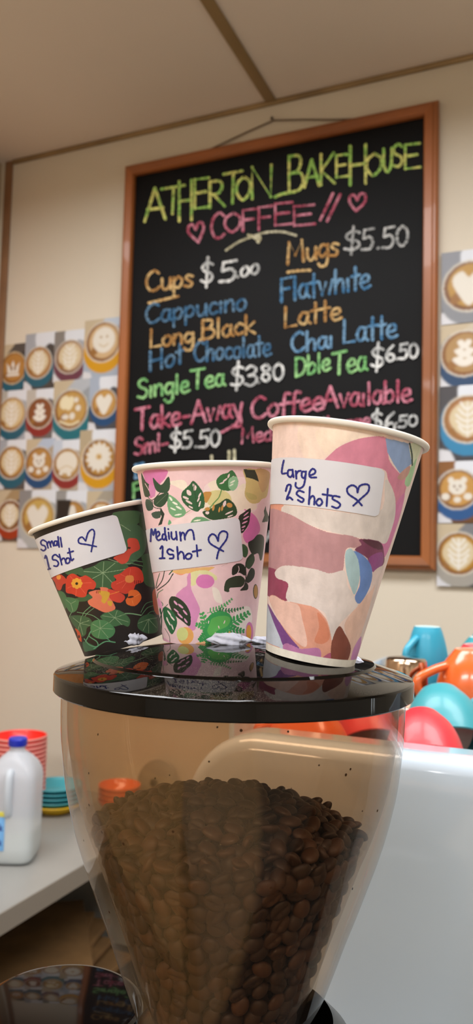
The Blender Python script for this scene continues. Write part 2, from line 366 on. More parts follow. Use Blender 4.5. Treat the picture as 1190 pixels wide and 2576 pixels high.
g('5', .6, 'p .54,1 .14,.96 .1,.56', 's .1,.56 .38,.6 .5,.34 .36,.04 .02,.04'); g('6', .58, 's .42,1 .16,.7 .06,.3 .22,.02 .44,.12 .44,.38 .24,.46 .08,.26'); g('8', .58, 's .28,1 .06,.8 .2,.58 .44,.3 .3,.02 .06,.2 .16,.46 .44,.72 .28,1')
g('2', .58, 's .06,.78 .26,1 .46,.78 .3,.36 .04,.02 .3,.08 .5,.0'); g('1', .3, 'p .02,.8 .16,1 .16,0')
g('$', .66, 's .52,.78 .3,.9 .08,.74 .18,.54 .44,.4 .5,.18 .28,.04 .02,.16', 'p .32,1.12 .24,-.16'); g('.', .3, 's .12,.04 .16,.06'); g('-', .5, 'p .06,.34 .4,.36'); g('!', .5, 'p .44,1 .02,0'); g(' ', .42)
def word(acc, text, x0, y0, x1, y1, cap, w, place, off, slant=.0):
    tot = sum(G[c][0] for c in text)-.12
    ex = np.array([x1-x0, y1-y0])/tot; x = 0
    ey = np.array([slant*cap, -cap])
    for c in text:
        adv, st = G[c]
        jy = (random.random()-.5)*.05
        for ty, P in st:
            Q = [np.array([x0, y0])+ex*(x+p[0])+ey*(p[1]+jy) for p in P]
            if ty == 's': Q = catmull(Q, 7)
            ribbon(acc, Q, w, place, off); off += 2e-5
        x += adv
    return off
def board_place(x, y, off): 
    return on_y(x, y, BY-.0006-off)
C2 = (300, 330, .3866); C3 = (680, 330, .3866); C4 = (310, 780, .3782); C5 = (680, 780, .4286)
def cp(c, x, y): return (c[0]+x*c[2], c[1]+y*c[2])
YG = ('#9fd06a', '#e3e487'); PK = ('#b3566c', '#d98fa3'); TN = ('#b98a52', '#e0bf86'); WH = ('#b9bcbc', '#e9ebea'); BL = ('#4a80ad', '#7fa8ca'); GR = ('#7dbf78', '#a5dc95'); CR = ('#c9c4a0', '#e6e2c4')
def cmat(c, s, _c={}):
    k = (c, s)
    if k not in _c: _c[k] = chalk('chalk_%s' % {YG: 'lime', PK: 'pink', TN: 'tan', WH: 'white', BL: 'blue', GR: 'green', CR: 'cream'}[c], c[0], c[1], s)
    return _c[k]
OFF = [1e-5]
def line(items, col, s, w=7, label=None, extra=()):
    for it in items:
        acc = [[], []]
        t, c, x0, y0, x1, y1, cap = it[:7]
        a, b = (cp(c, x0, y0), cp(c, x1, y1)) if c else ((x0, y0), (x1, y1))
        k = cap*(c[2] if c else 1)
        OFF[0] = word(acc, t, *a, *b, k, it[7] if len(it) > 7 else w, board_place, OFF[0])
        from_data('chalk_word', acc[0], acc[1], cmat(col, s), cb, smooth=False)
    for c, pts, ww in extra:
        acc = [[], []]
        ribbon(acc, catmull([cp(c, *p) for p in pts], 8), ww, board_place, OFF[0]); OFF[0] += 2e-5
        from_data('chalk_line', acc[0], acc[1], cmat(col, s), cb, smooth=False)
def boxglyph(acc, ch, c, x0, y0, x1, y1, w, slope=-.2):
    adv, st = G[ch]
    xs_ = [p[0] for _, P in st for p in P]; gx0, gx1 = min(xs_), max(xs_)
    ys_ = [p[1] for _, P in st for p in P]; gy0, gy1 = min(ys_), max(ys_)
    sk = abs(slope)*(x1-x0)*.6; hh = (y1-y0)-sk
    for ty, P in st:
        Q = []
        for p in P:
            u = (p[0]-gx0)/(gx1-gx0); v = (p[1]-gy0)/(gy1-gy0)
            Q.append(cp(c, x0+u*(x1-x0), y1-sk/2-v*hh+slope*.6*(u-.5)*(x1-x0)))
        if ty == 's': Q = catmull(Q, 8)
        ribbon(acc, Q, w, board_place, OFF[0]); OFF[0] += 2e-5
acc = [[], []]
for ch, x0, y0, x1, y1 in (('A', 165, 362, 300, 588), ('T', 275, 352, 425, 545), ('H', 390, 318, 470, 585), ('E', 492, 303, 585, 503), ('R', 590, 318, 685, 498), ('T', 680, 258, 800, 475), ('O', 765, 292, 850, 452), ('N', 865, 220, 990, 440)):
    boxglyph(acc, ch, C2, x0, y0, x1, y1, 7.4)
for ch, x0, y0, x1, y1 in (('B', 98, 152, 215, 405), ('A', 222, 180, 318, 365), ('K', 330, 140, 418, 348), ('E', 430, 150, 505, 300), ('H', 520, 85, 620, 350), ('O', 628, 140, 720, 292), ('U', 738, 110, 792, 268), ('S', 795, 82, 858, 235), ('E', 878, 78, 975, 245)):
    boxglyph(acc, ch, C3, x0, y0, x1, y1, 7.4)
ribbon(acc, catmull([cp(C3, 30, 428), cp(C3, 80, 408), cp(C3, 140, 396)], 6), 7.4, board_place, OFF[0]); OFF[0] += 2e-5
o = from_data('chalk_heading', *acc, cmat(YG, .95), cb, smooth=False); o['label'] = 'lime green and yellow chalk heading reading ATHERTON BAKEHOUSE'
acc = [[], []]
for ch, c, x0, y0, x1, y1 in (('C', C2, 600, 528, 685, 698), ('O', C2, 690, 528, 785, 660), ('F', C2, 805, 505, 892, 650), ('F', C2, 908, 486, 998, 642), ('E', C2, 1015, 462, 1130, 612), ('E', C3, 155, 478, 290, 615), ('!', C3, 325, 405, 408, 578), ('!', C3, 370, 412, 455, 585)):
    boxglyph(acc, ch, c, x0, y0, x1, y1, 6.8, -.15)
for c, pts in ((C2, [(515, 722), (455, 665), (450, 625), (475, 608), (498, 640)]), (C2, [(498, 640), (515, 600), (540, 598), (548, 640), (515, 722)]),
               (C3, [(558, 520), (520, 470), (518, 428), (545, 415), (565, 448)]), (C3, [(565, 448), (585, 410), (615, 412), (615, 460), (558, 520)])):
    ribbon(acc, catmull([cp(c, *p) for p in pts], 8), 7, board_place, OFF[0]); OFF[0] += 2e-5
o = from_data('chalk_heading', *acc, cmat(PK, .92), cb, smooth=False); o['label'] = 'pink chalk word COFFEE between two small hearts'
line([], CR, .75, extra=[(C2, [(695, 775), (770, 725), (840, 695), (950, 660), (1060, 655), (1150, 678)], 6), (C2, [(840, 676), (880, 692), (905, 722)], 7), (C2, [(850, 680), (915, 690), (905, 722)], 7), (C2, [(870, 685), (900, 705)], 8)])
line([('Mugs', C3, 108, 865, 435, 805, 140), ('Cups', C2, 172, 1045, 470, 1010, 130)], TN, .9,
     extra=[(C3, [(112, 918), (180, 908), (260, 905)], 7), (C2, [(192, 1118), (280, 1098), (382, 1074)], 7)])
line([('$', C3, 480, 785, 585, 765, 140), ('5.50', C3, 592, 775, 890, 745, 135, 7)], WH, .62)
line([('$', C2, 530, 1000, 610, 985, 150), ('5', C2, 650, 982, 750, 970, 130, 8), ('.', C2, 755, 950, 775, 950, 80, 8), ('oo', C2, 788, 948, 902, 925, 105, 7)], WH, .95)
line([('Flatwhite', C3, 65, 1112, 640, 1018, 150), ('Chai', C5, 122, 250, 360, 218, 112), ('Latte', C5, 425, 192, 735, 158, 132)], BL, .8, 7.5)
line([('Cappucino', None, 366, 815, 616, 778, 48), ('Hot', C4, 172, 408, 390, 355, 130), ('Chocolate', C4, 470, 345, 975, 298, 130)], BL, .55, 7)
line([('Latte', None, 714, 824, 855, 803, 50), ('Long', C4, 176, 248, 462, 216, 115), ('Black', C4, 520, 198, 865, 152, 125)], TN, .8)
line([('Single', C4, 95, 590, 430, 545, 125), ('Tea', C4, 450, 525, 665, 500, 125), ('Dble', C5, 145, 390, 345, 352, 110), ('Tea', C5, 365, 380, 558, 350, 130)], GR, .85)
line([('$', C4, 715, 520, 800, 500, 145), ('3', C4, 808, 505, 880, 495, 130), ('.', C4, 885, 485, 905, 485, 60), ('80', C4, 915, 478, 1060, 468, 115), ('$', C5, 590, 345, 665, 335, 130), ('6', C5, 675, 305, 725, 300, 90), ('.', C5, 732, 290, 745, 288, 50), ('50', C5, 752, 288, 862, 280, 88)], WH, .95, 7)
line([('Take-Away', C4, 80, 805, 785, 705, 145), ('Coffee', C4, 850, 722, 1322, 662, 140), ('Available', C5, 308, 578, 820, 535, 125)], PK, .85, 7.5, extra=[(C4, [(775, 680), (782, 765), (720, 780), (652, 815)], 7)])
line([('Sml-', C4, 75, 965, 292, 925, 110), ('Med-', C4, 785, 884, 1035, 858, 98, 6), ('Large', C5, 330, 715, 580, 685, 90)], PK, .8, 7)
line([('$', C4, 310, 925, 385, 915, 125), ('5.50', C4, 392, 922, 638, 905, 115), ('$6.00', C4, 1020, 860, 1360, 825, 110), ('$', C5, 590, 695, 655, 690, 100), ('6', C5, 668, 715, 730, 712, 110, 7), ('.', C5, 732, 665, 745, 665, 60), ('50', C5, 750, 688, 858, 680, 68, 6)], WH, .9, 6.5)
line([('ll', C4, 690, 1100, 745, 1095, 160, 8), ('t', C4, 565, 1100, 600, 1100, 130, 8)], CR, .75)
line([('E', C4, 75, 1115, 130, 1105, 85, 9), ('E', C4, 68, 1340, 125, 1335, 65, 8)], BL, .8)
line([('F', C4, 62, 1250, 122, 1235, 95, 8)], GR, .7)
line([('l', None, 676, 1262, 684, 1262, 46, 8), ('A', None, 668, 1362, 690, 1360, 24, 5)], WH, .7)

# ------------------------------------------------------------------ painter
def poly_mask(px, py, P):
    P = np.array(P); x0, y0 = P.min(0); x1, y1 = P.max(0)
    res = np.zeros(px.shape, bool)
    idx = np.nonzero((px >= x0) & (px <= x1) & (py >= y0) & (py <= y1))[0]
    if not len(idx): return res
    x = px[idx][:, None]; y = py[idx][:, None]; Q = np.roll(P, -1, 0)
    c = ((P[:, 1] > y) != (Q[:, 1] > y)) & (x < (Q[:, 0]-P[:, 0])*(y-P[:, 1])/(Q[:, 1]-P[:, 1]+1e-12)+P[:, 0])
    res[idx] = c.sum(1) % 2 == 1
    return res
def ell_mask(px, py, x, y, rx, ry, a=0):
    c, s = cos(radians(a)), sin(radians(a)); dx, dy = px-x, py-y
    return ((dx*c+dy*s)/rx)**2+((-dx*s+dy*c)/ry)**2 < 1
def seg_mask(px, py, P, w):
    res = np.zeros(px.shape, bool)
    for a, b in zip(P[:-1], P[1:]):
        a = np.array(a); b = np.array(b); m = w
        idx = np.nonzero((px > min(a[0], b[0])-m) & (px < max(a[0], b[0])+m) & (py > min(a[1], b[1])-m) & (py < max(a[1], b[1])+m))[0]
        if not len(idx): continue
        d = b-a; t = np.clip(((px[idx]-a[0])*d[0]+(py[idx]-a[1])*d[1])/(d@d+1e-9), 0, 1)
        res[idx[np.hypot(px[idx]-a[0]-t*d[0], py[idx]-a[1]-t*d[1]) < w/2]] = True
    return res
def paint(px, py, bg, layers):
    """px, py in crop coordinates; layers: (kind, colour, data)"""
    col = np.tile(np.array(lin(bg)), (len(px), 1))
    for L in layers:
        k, c, d = L
        if k == 'P': m = poly_mask(px, py, catmull(d, 5, True))
        elif k == 'Q': m = poly_mask(px, py, d)
        elif k == 'E':
            m = np.zeros(px.shape, bool)
            for e in d: m |= ell_mask(px, py, *e)
        elif k == 'L':
            w, pts = d; m = seg_mask(px, py, catmull(pts, 5) if len(pts) > 2 else pts, w)
        col[m] = lin(c)
    return col

DARK = '#231e1d'; SV = '#8ea882'
def veins(cx_, cy_, ends, w=4, c=SV): return [('L', c, (w, [(cx_, cy_), e])) for e in ends]
def flower(cx_, cy_, r, c, n=5, ph=0, line_c='#e2705c'):
    L = []
    for k in range(n):
        a = ph+2*pi*k/n
        L.append(('E', c, [(cx_+r*.52*cos(a), cy_+r*.5*sin(a), r*.52, r*.46, math.degrees(a))]))
        a2 = a+pi/n
        L.append(('L', line_c, (3, [(cx_+r*.15*cos(a2), cy_+r*.15*sin(a2)), (cx_+r*.75*cos(a2), cy_+r*.75*sin(a2))])))
    return L
small_layers = [
 ('P', '#456745', [(640, 140), (820, 130), (830, 200), (760, 250), (690, 262), (660, 200)]),
 ('P', '#35502f', [(830, 150), (900, 130), (900, 330), (850, 330), (825, 240)]),
 ('P', '#46684a', [(700, 255), (770, 222), (830, 240), (872, 320), (862, 420), (800, 482), (740, 512), (700, 470), (690, 330)]),
 ('L', SV, (4, [(690, 225), (760, 270)])), ('L', SV, (4, [(600, 470), (680, 495), (760, 505)])),
 ('L', '#5f8a5c', (5, [(770, 480), (900, 500)])), ('L', '#5f8a5c', (5, [(760, 500), (880, 530)])),
 ('P', '#3a5838', [(840, 450), (900, 440), (945, 560), (930, 665), (870, 655), (840, 580), (850, 510)]),
 ('P', '#3f6040', [(290, 560), (400, 530), (420, 560), (340, 590)]),
 ('P', '#3f603e', [(385, 580), (430, 545), (500, 520), (560, 485), (640, 490), (735, 510), (742, 560), (700, 582), (655, 605), (640, 665), (590, 690), (540, 678), (480, 672), (500, 620), (450, 602)]),
 ] + veins(565, 570, [(430, 560), (500, 525), (570, 492), (650, 500), (720, 545), (630, 640), (560, 670), (490, 610)]) + [
 ('P', '#3f603e', [(355, 760), (420, 735), (500, 715), (470, 762), (400, 775)]),
 ('P', '#47744c', [(245, 700), (290, 715), (312, 780), (290, 830), (255, 760)]),
 ('P', '#4b7a50', [(300, 745), (385, 760), (388, 800), (370, 842), (330, 850), (298, 800)]), ] + veins(335, 790, [(300, 760), (370, 770), (350, 840)], 3) + [
 ('L', '#6f9f74', (5, [(480, 805), (430, 850), (415, 885)])), ('L', '#6f9f74', (4, [(500, 820), (450, 860), (430, 890)])), ('L', '#6f9f74', (4, [(345, 845), (330, 870), (322, 890)])), ('L', '#6f9f74', (4, [(380, 850), (480, 870), (540, 905)])),
 ('L', '#7fae80', (7, [(690, 862), (760, 860), (835, 872)])),
 ('L', '#55805a', (5, [(835, 850), (870, 790), (930, 770)])), ('L', '#55805a', (5, [(840, 870), (880, 820), (930, 800)])), ('L', '#55805a', (4, [(860, 890), (900, 850), (945, 840)])),
 ('P', '#3f6243', [(330, 880), (400, 873), (470, 895), (487, 940), (450, 962), (440, 1010), (400, 1022), (370, 962), (345, 930)]), ] + veins(400, 930, [(350, 890), (410, 880), (465, 910), (470, 945), (420, 1010), (385, 980)], 3) + [
 ('P', '#426a45', [(545, 880), (590, 850), (660, 832), (720, 860), (757, 905), (745, 952), (700, 940), (650, 952), (600, 940), (570, 910)]), ] + veins(648, 890, [(560, 875), (600, 850), (665, 840), (720, 865), (745, 920), (700, 940), (600, 935)], 3) + [
 ('P', '#4c8053', [(480, 930), (530, 903), (590, 915), (647, 965), (640, 1012), (590, 1042), (520, 1035), (480, 1000)]), ] + veins(545, 965, [(490, 935), (540, 910), (600, 925), (635, 970), (600, 1030), (530, 1030), (490, 990)], 3) + [
 ('P', '#3a5c3e', [(810, 930), (830, 890), (880, 865), (930, 870), (955, 930), (950, 990), (880, 1002), (820, 970)]), ] + veins(890, 900, [(815, 930), (850, 980), (890, 1000), (945, 960), (950, 890)], 3) + [
 ('P', '#3f6a4c', [(430, 1125), (425, 1060), (520, 1105), (450, 1130)]),
 ('L', '#5f9a72', (7, [(440, 1060), (480, 985), (465, 1020), (520, 1060), (525, 1095), (470, 1085), (430, 1040)])), ('L', '#5f9a72', (8, [(500, 1110), (580, 1060), (650, 1065)])), ('L', '#5f9a72', (5, [(590, 1035), (620, 1060)])),
 ('P', '#c24430', [(200, 600), (250, 578), (290, 600), (312, 640), (280, 652), (262, 692), (235, 685), (222, 640)]), ('E', '#e59a45', [(248, 600, 16, 18)]),
 ('P', '#ca4a38', [(740, 330), (800, 326), (822, 360), (825, 400), (790, 422), (762, 442), (740, 490), (700, 507), (660, 482), (640, 460), (700, 430), (742, 400)]), ('E', '#3b1a1a', [(750, 392, 12, 7)]),
 ('P', '#c9402c', [(300, 640), (310, 595), (350, 575), (400, 600), (440, 588), (480, 610), (514, 645), (500, 685), (458, 690), (440, 738), (390, 742), (350, 722), (305, 712), (298, 680)]),
 ] + [('L', '#e0654c', (3, [(378, 645), e])) for e in ((330, 595), (410, 600), (480, 640), (440, 720), (370, 735), (310, 680))] + [
 ('E', '#e3a23c', [(378+26*cos(k*pi/4), 645+26*sin(k*pi/4), 15, 13, 0) for k in range(8)]+[(378, 645, 26, 26)]), ('E', '#2a1614', [(377, 646, 10, 10)]),
 ('P', '#c93f2d', [(640, 590), (690, 572), (740, 533), (800, 528), (842, 560), (852, 630), (800, 652), (780, 692), (730, 720), (680, 706), (630, 682), (625, 642), (660, 620)]),
 ] + [('L', '#e0654c', (3, [(750, 610), e])) for e in ((690, 580), (760, 540), (700, 680), (660, 650))] + [
 ('P', '#dd8a48', [(722, 610), (735, 590), (775, 590), (785, 620), (765, 640), (730, 635)]), ('E', '#4a1512', [(790+14*i, 628+8*j, 4, 3) for i in range(4) for j in range(3)]),
 ('P', '#df7a5c', [(462, 712), (500, 695), (545, 690), (545, 672), (600, 680), (605, 720), (650, 810), (640, 835), (580, 852), (510, 822), (470, 800), (456, 770), (490, 745)]),
 ('P', '#cf4535', [(600, 688), (660, 700), (710, 725), (720, 752), (690, 782), (640, 772), (610, 745)]),
 ('P', '#d3a43c', [(530, 700), (612, 712), (580, 785), (552, 772), (556, 740)]), ('L', '#e0823c', (5, [(610, 725), (650, 712), (680, 703)])), ('E', '#8e3a1c', [(530, 705, 3, 12), (542, 703, 3, 12), (518, 707, 3, 10)]),
 ('P', '#d3a43c', [(598, 770), (630, 775), (622, 808), (600, 795)]),
 ('P', '#dd6b2e', [(750, 700), (800, 692), (836, 730), (830, 770), (790, 806), (740, 796), (725, 765), (742, 740)]), ('E', '#3b1a14', [(762, 742, 22, 7, -10)]), ('L', '#ee9552', (3, [(790, 740), (825, 720)])), ('L', '#ee9552', (3, [(770, 760), (780, 795)])),
 ('P', '#d2572a', [(918, 705), (960, 690), (965, 860), (930, 835)]), ('P', '#c9512c', [(365, 965), (400, 995), (412, 1060), (388, 1040), (380, 1000)]),
 ('E', '#2a1614', [(393, 1025, 6, 12)]),
]
PINK = '#efced3'
def mon(c, P, holes, hc='#ecd6d6'): return [('P', c, P), ('E', hc, holes)]
med_layers = [
 ('P', '#f3ddde', [(300, 560), (560, 420), (600, 240), (980, 200), (990, 440), (850, 480), (700, 560)]),
 ('P', '#f2e8da', [(290, 228), (420, 215), (440, 300), (350, 262)]),
 ('P', '#f2e6d3', [(605, 240), (700, 212), (800, 300), (900, 240), (990, 430), (850, 450), (620, 500), (560, 420), (625, 300)]),
 ('P', '#d980b8', [(105, 140), (277, 130), (272, 190), (230, 240), (192, 290), (165, 352), (135, 330), (105, 200)]),
 ('P', '#d9d196', [(600, 318), (680, 290), (760, 310), (792, 370), (760, 412), (640, 420), (595, 380)]), ('P', '#c48f4a', [(570, 310), (620, 303), (632, 325), (592, 392), (566, 350)]),
 ('P', '#cfbd80', [(885, 130), (1000, 130), (1085, 160), (1072, 330), (1030, 362), (1000, 392), (940, 392), (895, 330), (905, 230)]), ('P', '#bdb374', [(905, 310), (980, 330), (985, 365), (930, 360)]),
 ('P', '#c7a877', [(985, 130), (1090, 150), (1070, 270), (1025, 300)]),
 ('Q', '#2f372b', [(885, 126), (975, 134), (995, 180), (1006, 225), (960, 203), (905, 190)]),
 ('P', '#dc7ab6', [(888, 440), (960, 478), (1000, 530), (1017, 600), (990, 652), (950, 700), (905, 705), (880, 640), (920, 580), (930, 500)]),
 ('P', '#efa07a', [(350, 930), (630, 898), (600, 932), (520, 946), (440, 946), (390, 962)]), ('P', '#e6b878', [(330, 925), (640, 895), (600, 925), (400, 950)]),
 ('P', '#e3e0aa', [(450, 960), (500, 930), (600, 925), (672, 970), (660, 1002), (540, 950), (510, 1032), (470, 1042), (443, 1000)]),
 ('P', '#f4e9df', [(640, 1060), (690, 1080), (720, 1180), (660, 1160)]),
 ('P', '#dc94c3', [(440, 975), (468, 945), (472, 1060), (500, 1130), (542, 1230), (522, 1310), (502, 1392), (450, 1372), (440, 1200), (352, 1132), (400, 1070), (440, 1040)]),
 ('E', '#dc80be', [(583, 1010, 72, 55)]), ('E', '#eeb066', [(428, 1438, 64, 68)]), ('E', '#d8dd92', [(403, 1425, 45, 52)]),
 ('P', '#efb98a', [(490, 1515), (560, 1480), (620, 1500), (600, 1525)]), ('P', '#e5b0c8', [(240, 1450), (300, 1480), (340, 1520), (250, 1500)]),
 ('P', '#f7efe6', [(830, 1240), (930, 1210), (950, 1330), (880, 1400), (820, 1330)]),
 ('E', '#d77fb8', [(932, 1408, 30, 78)]), ('E', '#e8a645', [(927, 1412, 20, 60)]), ('E', '#4c4232', [(980, 1090, 20, 58)]), ('E', '#b78845', [(982, 1090, 15, 50)]),
 ] + mon('#2f5f3b', [(490, 218), (540, 268), (572, 330), (577, 420), (545, 440), (520, 462), (470, 442), (420, 400), (398, 360), (400, 310), (440, 268), (460, 250)],
   [(490, 250, 7, 12), (503, 275, 11, 22, 10), (455, 312, 16, 26, -35), (430, 352, 26, 9, 25), (455, 385, 30, 8, 30), (470, 425, 20, 6, 30), (540, 330, 7, 22, 25), (530, 365, 6, 20, 25), (540, 400, 6, 24, 15)]) + [('L', '#23402a', (4, [(490, 225), (505, 330), (530, 450)]))] + \
   mon('#38703f', [(795, 133), (830, 180), (842, 232), (800, 290), (720, 292), (680, 260), (673, 210), (710, 170), (760, 155)], [(768, 180, 7, 18, 20), (740, 212, 6, 24, 50), (715, 235, 6, 20, 70), (800, 190, 14, 6, -40)]) + [
   ('P', '#8fc096', [(775, 198), (832, 188), (840, 255), (802, 297), (765, 262)]), ('E', '#e4ecd8', [(800, 225, 7, 22, 60), (790, 250, 6, 18, 60)]),
   ('L', '#6f9a5a', (9, [(712, 292), (690, 350), (645, 400), (620, 450), (650, 490), (640, 520)])), ('L', '#6f9a5a', (6, [(575, 445), (620, 425), (650, 400)]))] + \
   mon('#2b4a2e', [(752, 358), (802, 388), (832, 440), (826, 490), (760, 512), (650, 527), (590, 505), (563, 462), (620, 442), (662, 408), (700, 390)], [(735, 400, 12, 26, 20), (770, 470, 35, 6, -25), (780, 495, 25, 5, -20), (600, 470, 16, 12)]) + [
   ('E', '#c8904a', [(775, 410, 24, 18, 20), (718, 432, 8, 24, 10), (695, 445, 7, 22, 10), (648, 430, 9, 26, 10), (600, 440, 20, 14)])] + \
   mon('#76ab80', [(290, 328), (340, 350), (382, 390), (432, 462), (400, 502), (340, 506), (300, 470), (285, 400)], [(312, 360, 8, 20, -35), (345, 395, 8, 24, -60), (375, 430, 8, 26, -60), (330, 440, 25, 6, 25), (370, 485, 30, 6, -10)], '#eef3e6') + [
   ('L', '#88a870', (5, [(430, 472), (465, 450)])), ('P', '#6fa379', [(468, 560), (500, 508), (560, 503), (602, 520), (640, 540), (560, 560)]), ('E', '#eef0e0', [(520, 530, 30, 6, -10)]), ('P', '#6fb183', [(290, 565), (300, 525), (318, 550)]),
   ('P', '#3a4d3c', [(80, 155), (112, 220), (152, 262), (152, 330), (110, 342), (88, 250)]), ('L', PINK, (5, [(110, 240), (145, 300)])),
   ('P', '#35513e', [(172, 193), (235, 250), (292, 185), (307, 240), (292, 302), (230, 312), (190, 280)]), ('L', PINK, (3, [(240, 300), (243, 245)])),
   ('P', '#35513e', [(292, 310), (282, 380), (232, 427), (178, 402), (190, 350), (240, 322)]), ('L', '#6c8468', (3, [(200, 400), (280, 325)])),
   ('P', '#43574a', [(120, 362), (160, 378), (172, 440), (130, 452), (112, 400)]), ('P', '#43574a', [(162, 472), (228, 458), (228, 507), (180, 512)]), ('Q', '#2d3a33', [(232, 430), (263, 478), (242, 560), (212, 572), (240, 500), (228, 455)]),
   ('L', '#2b3a30', (6, [(120, 330), (165, 370), (230, 310)])), ('L', '#2b3a30', (6, [(165, 375), (180, 425), (240, 440)])), ('P', '#d68fc0', [(140, 250), (190, 270), (185, 340), (150, 330)]), ('P', '#35513e', [(172, 193), (235, 250), (292, 185), (307, 240), (292, 302), (230, 312), (190, 280)])] + \
   mon('#2e352c', [(940, 435), (937, 500), (922, 570), (870, 632), (852, 560), (848, 500), (890, 465)], [(905, 480, 26, 5, -40), (905, 510, 28, 6, -30), (895, 545, 24, 6, -25), (885, 580, 18, 6, -25), (880, 605, 10, 4, -25)], '#e5a3c6') + [
   ('Q', '#2f372b', [(1060, 415), (1065, 450), (1085, 500), (1075, 540), (1030, 545), (1050, 490), (1045, 455)]),
   ('P', '#2e342a', [(960, 680), (1000, 640), (1042, 655), (1047, 720), (1032, 830), (1015, 842), (1000, 790), (960, 800), (932, 760), (922, 705)]), ('P', '#3f5f3f', [(875, 718), (915, 740), (920, 790), (900, 822), (875, 800)]),
   ('P', '#3a4f36', [(958, 788), (972, 850), (932, 912), (903, 890), (910, 832)]), ('P', '#2e342a', [(798, 900), (840, 868), (887, 880), (907, 930), (895, 965), (850, 942), (798, 962)]),
   ('P', '#35402f', [(745, 1010), (790, 978), (860, 965), (897, 1000), (870, 1052), (780, 1062), (772, 1092), (733, 1082)]), ('P', '#2e342a', [(940, 908), (972, 920), (967, 980), (925, 1022), (903, 1000)]), ('P', '#2e342a', [(900, 1015), (922, 1040), (915, 1077), (858, 1082), (885, 1050)]),
   ('L', '#2e342a', (7, [(955, 800), (905, 860), (905, 960), (900, 1030)])), ('P', '#3a3f33', [(715, 890), (760, 870), (740, 880)]), ('L', '#efd8da', (5, [(830, 960), (850, 920), (845, 890)])), ('L', '#efd8da', (4, [(865, 960), (900, 985)])),
   ('L', '#2f3f38', (7, [(265, 915), (245, 1000), (200, 1065)])), ('L', '#2f3f38', (8, [(330, 950), (285, 1020), (205, 1080)])), ('L', '#2f5f45', (9, [(325, 925), (300, 955)])), ('L', '#2f5f45', (6, [(225, 945), (205, 1010), (195, 1060)])), ('L', '#3f7a58', (6, [(250, 1075), (215, 1100), (205, 1140)])), ('L', '#3f7a58', (5, [(210, 1150), (250, 1190), (225, 1230), (240, 1290)])), ('L', '#2b4a3a', (8, [(225, 1200), (240, 1300), (235, 1440)])), ('L', '#2b4a3a', (7, [(255, 1220), (225, 1330), (250, 1460)])), ('L', '#2b4a3a', (5, [(290, 1190), (265, 1215), (255, 1230)])), ('L', '#2b4a3a', (4, [(265, 1380), (300, 1440), (305, 1490)])),
   ('P', '#e9a9cf', [(210, 1140), (240, 1180), (245, 1230), (215, 1200)])] + \
   mon('#2f3d2e', [(297, 1165), (320, 1128), (370, 1140), (430, 1190), (467, 1270), (461, 1362), (400, 1322), (340, 1272), (308, 1215)], [(350, 1180, 8, 22, -40), (390, 1205, 8, 26, -50), (425, 1255, 7, 26, -40), (355, 1240, 24, 6, 40), (385, 1280, 30, 7, 45), (430, 1320, 22, 7, 55)], '#e6a8cc') + \
   mon('#2f6a45', [(262, 1210), (330, 1250), (362, 1320), (350, 1382), (320, 1427), (283, 1372), (254, 1290)], [(300, 1260, 6, 26, -35), (325, 1300, 6, 26, -40), (300, 1340, 22, 5, 60), (325, 1370, 24, 5, 70), (285, 1310, 6, 20, -20)], '#f2e2e0')
# fern
def frond(x0, y0, x1, y1, n, L0, c, w=9, bend=0):
    out = []; d = np.array([x1-x0, y1-y0], float); ln = np.linalg.norm(d); d /= ln; nn = np.array([-d[1], d[0]])
    pts = [np.array([x0, y0])+d*ln*t+nn*bend*sin(pi*t) for t in np.linspace(0, 1, n+1)]
    out.append(('L', c, (w*.6, [tuple(p) for p in pts])))
    for i, p in enumerate(pts[1:]):
        l = L0*(1-.75*i/n)
        for s in (-1, 1):
            q = p+d*l*.6+nn*s*l
            out.append(('E', c, [((p[0]+q[0])/2, (p[1]+q[1])/2, l*.62, w*.75, math.degrees(math.atan2(q[1]-p[1], q[0]-p[0])))]))
    return out
med_layers += frond(600, 1260, 790, 1152, 9, 30, '#57a866', 8, 15) + frond(670, 1240, 880, 1218, 9, 26, '#3a7a4c', 8, 12) + \
   frond(620, 1420, 560, 1270, 5, 50, '#4fa860', 13) + frond(700, 1400, 920, 1262, 8, 58, '#47a45e', 14) + frond(640, 1380, 520, 1352, 5, 40, '#4fa860', 13) + frond(640, 1400, 545, 1470, 6, 48, '#3f9a57', 13) + frond(700, 1380, 880, 1400, 7, 48, '#3f9a57', 12) + frond(620, 1440, 600, 1515, 4, 30, '#358a4e', 12) + frond(700, 1420, 790, 1440, 4, 34, '#47a45e', 12) + [
   ('P', '#3f9f58', [(600, 1300), (640, 1262), (700, 1245), (770, 1262), (800, 1320), (780, 1370), (760, 1400), (700, 1425), (660, 1490), (630, 1470), (600, 1440), (570, 1400), (590, 1350)]),
   ('P', '#62b65c', [(640, 1300), (720, 1280), (780, 1300), (760, 1360), (680, 1400), (630, 1440), (600, 1400), (620, 1340)]),
   ('E', '#f0d2d4', [(735, 1330, 4, 14, 20), (690, 1370, 4, 12, -20), (660, 1420, 4, 12, 40), (610, 1330, 4, 12, 10), (640, 1500, 5, 12, 20)]), ('E', '#e7ab5a', [(775, 1425, 10, 22)])]
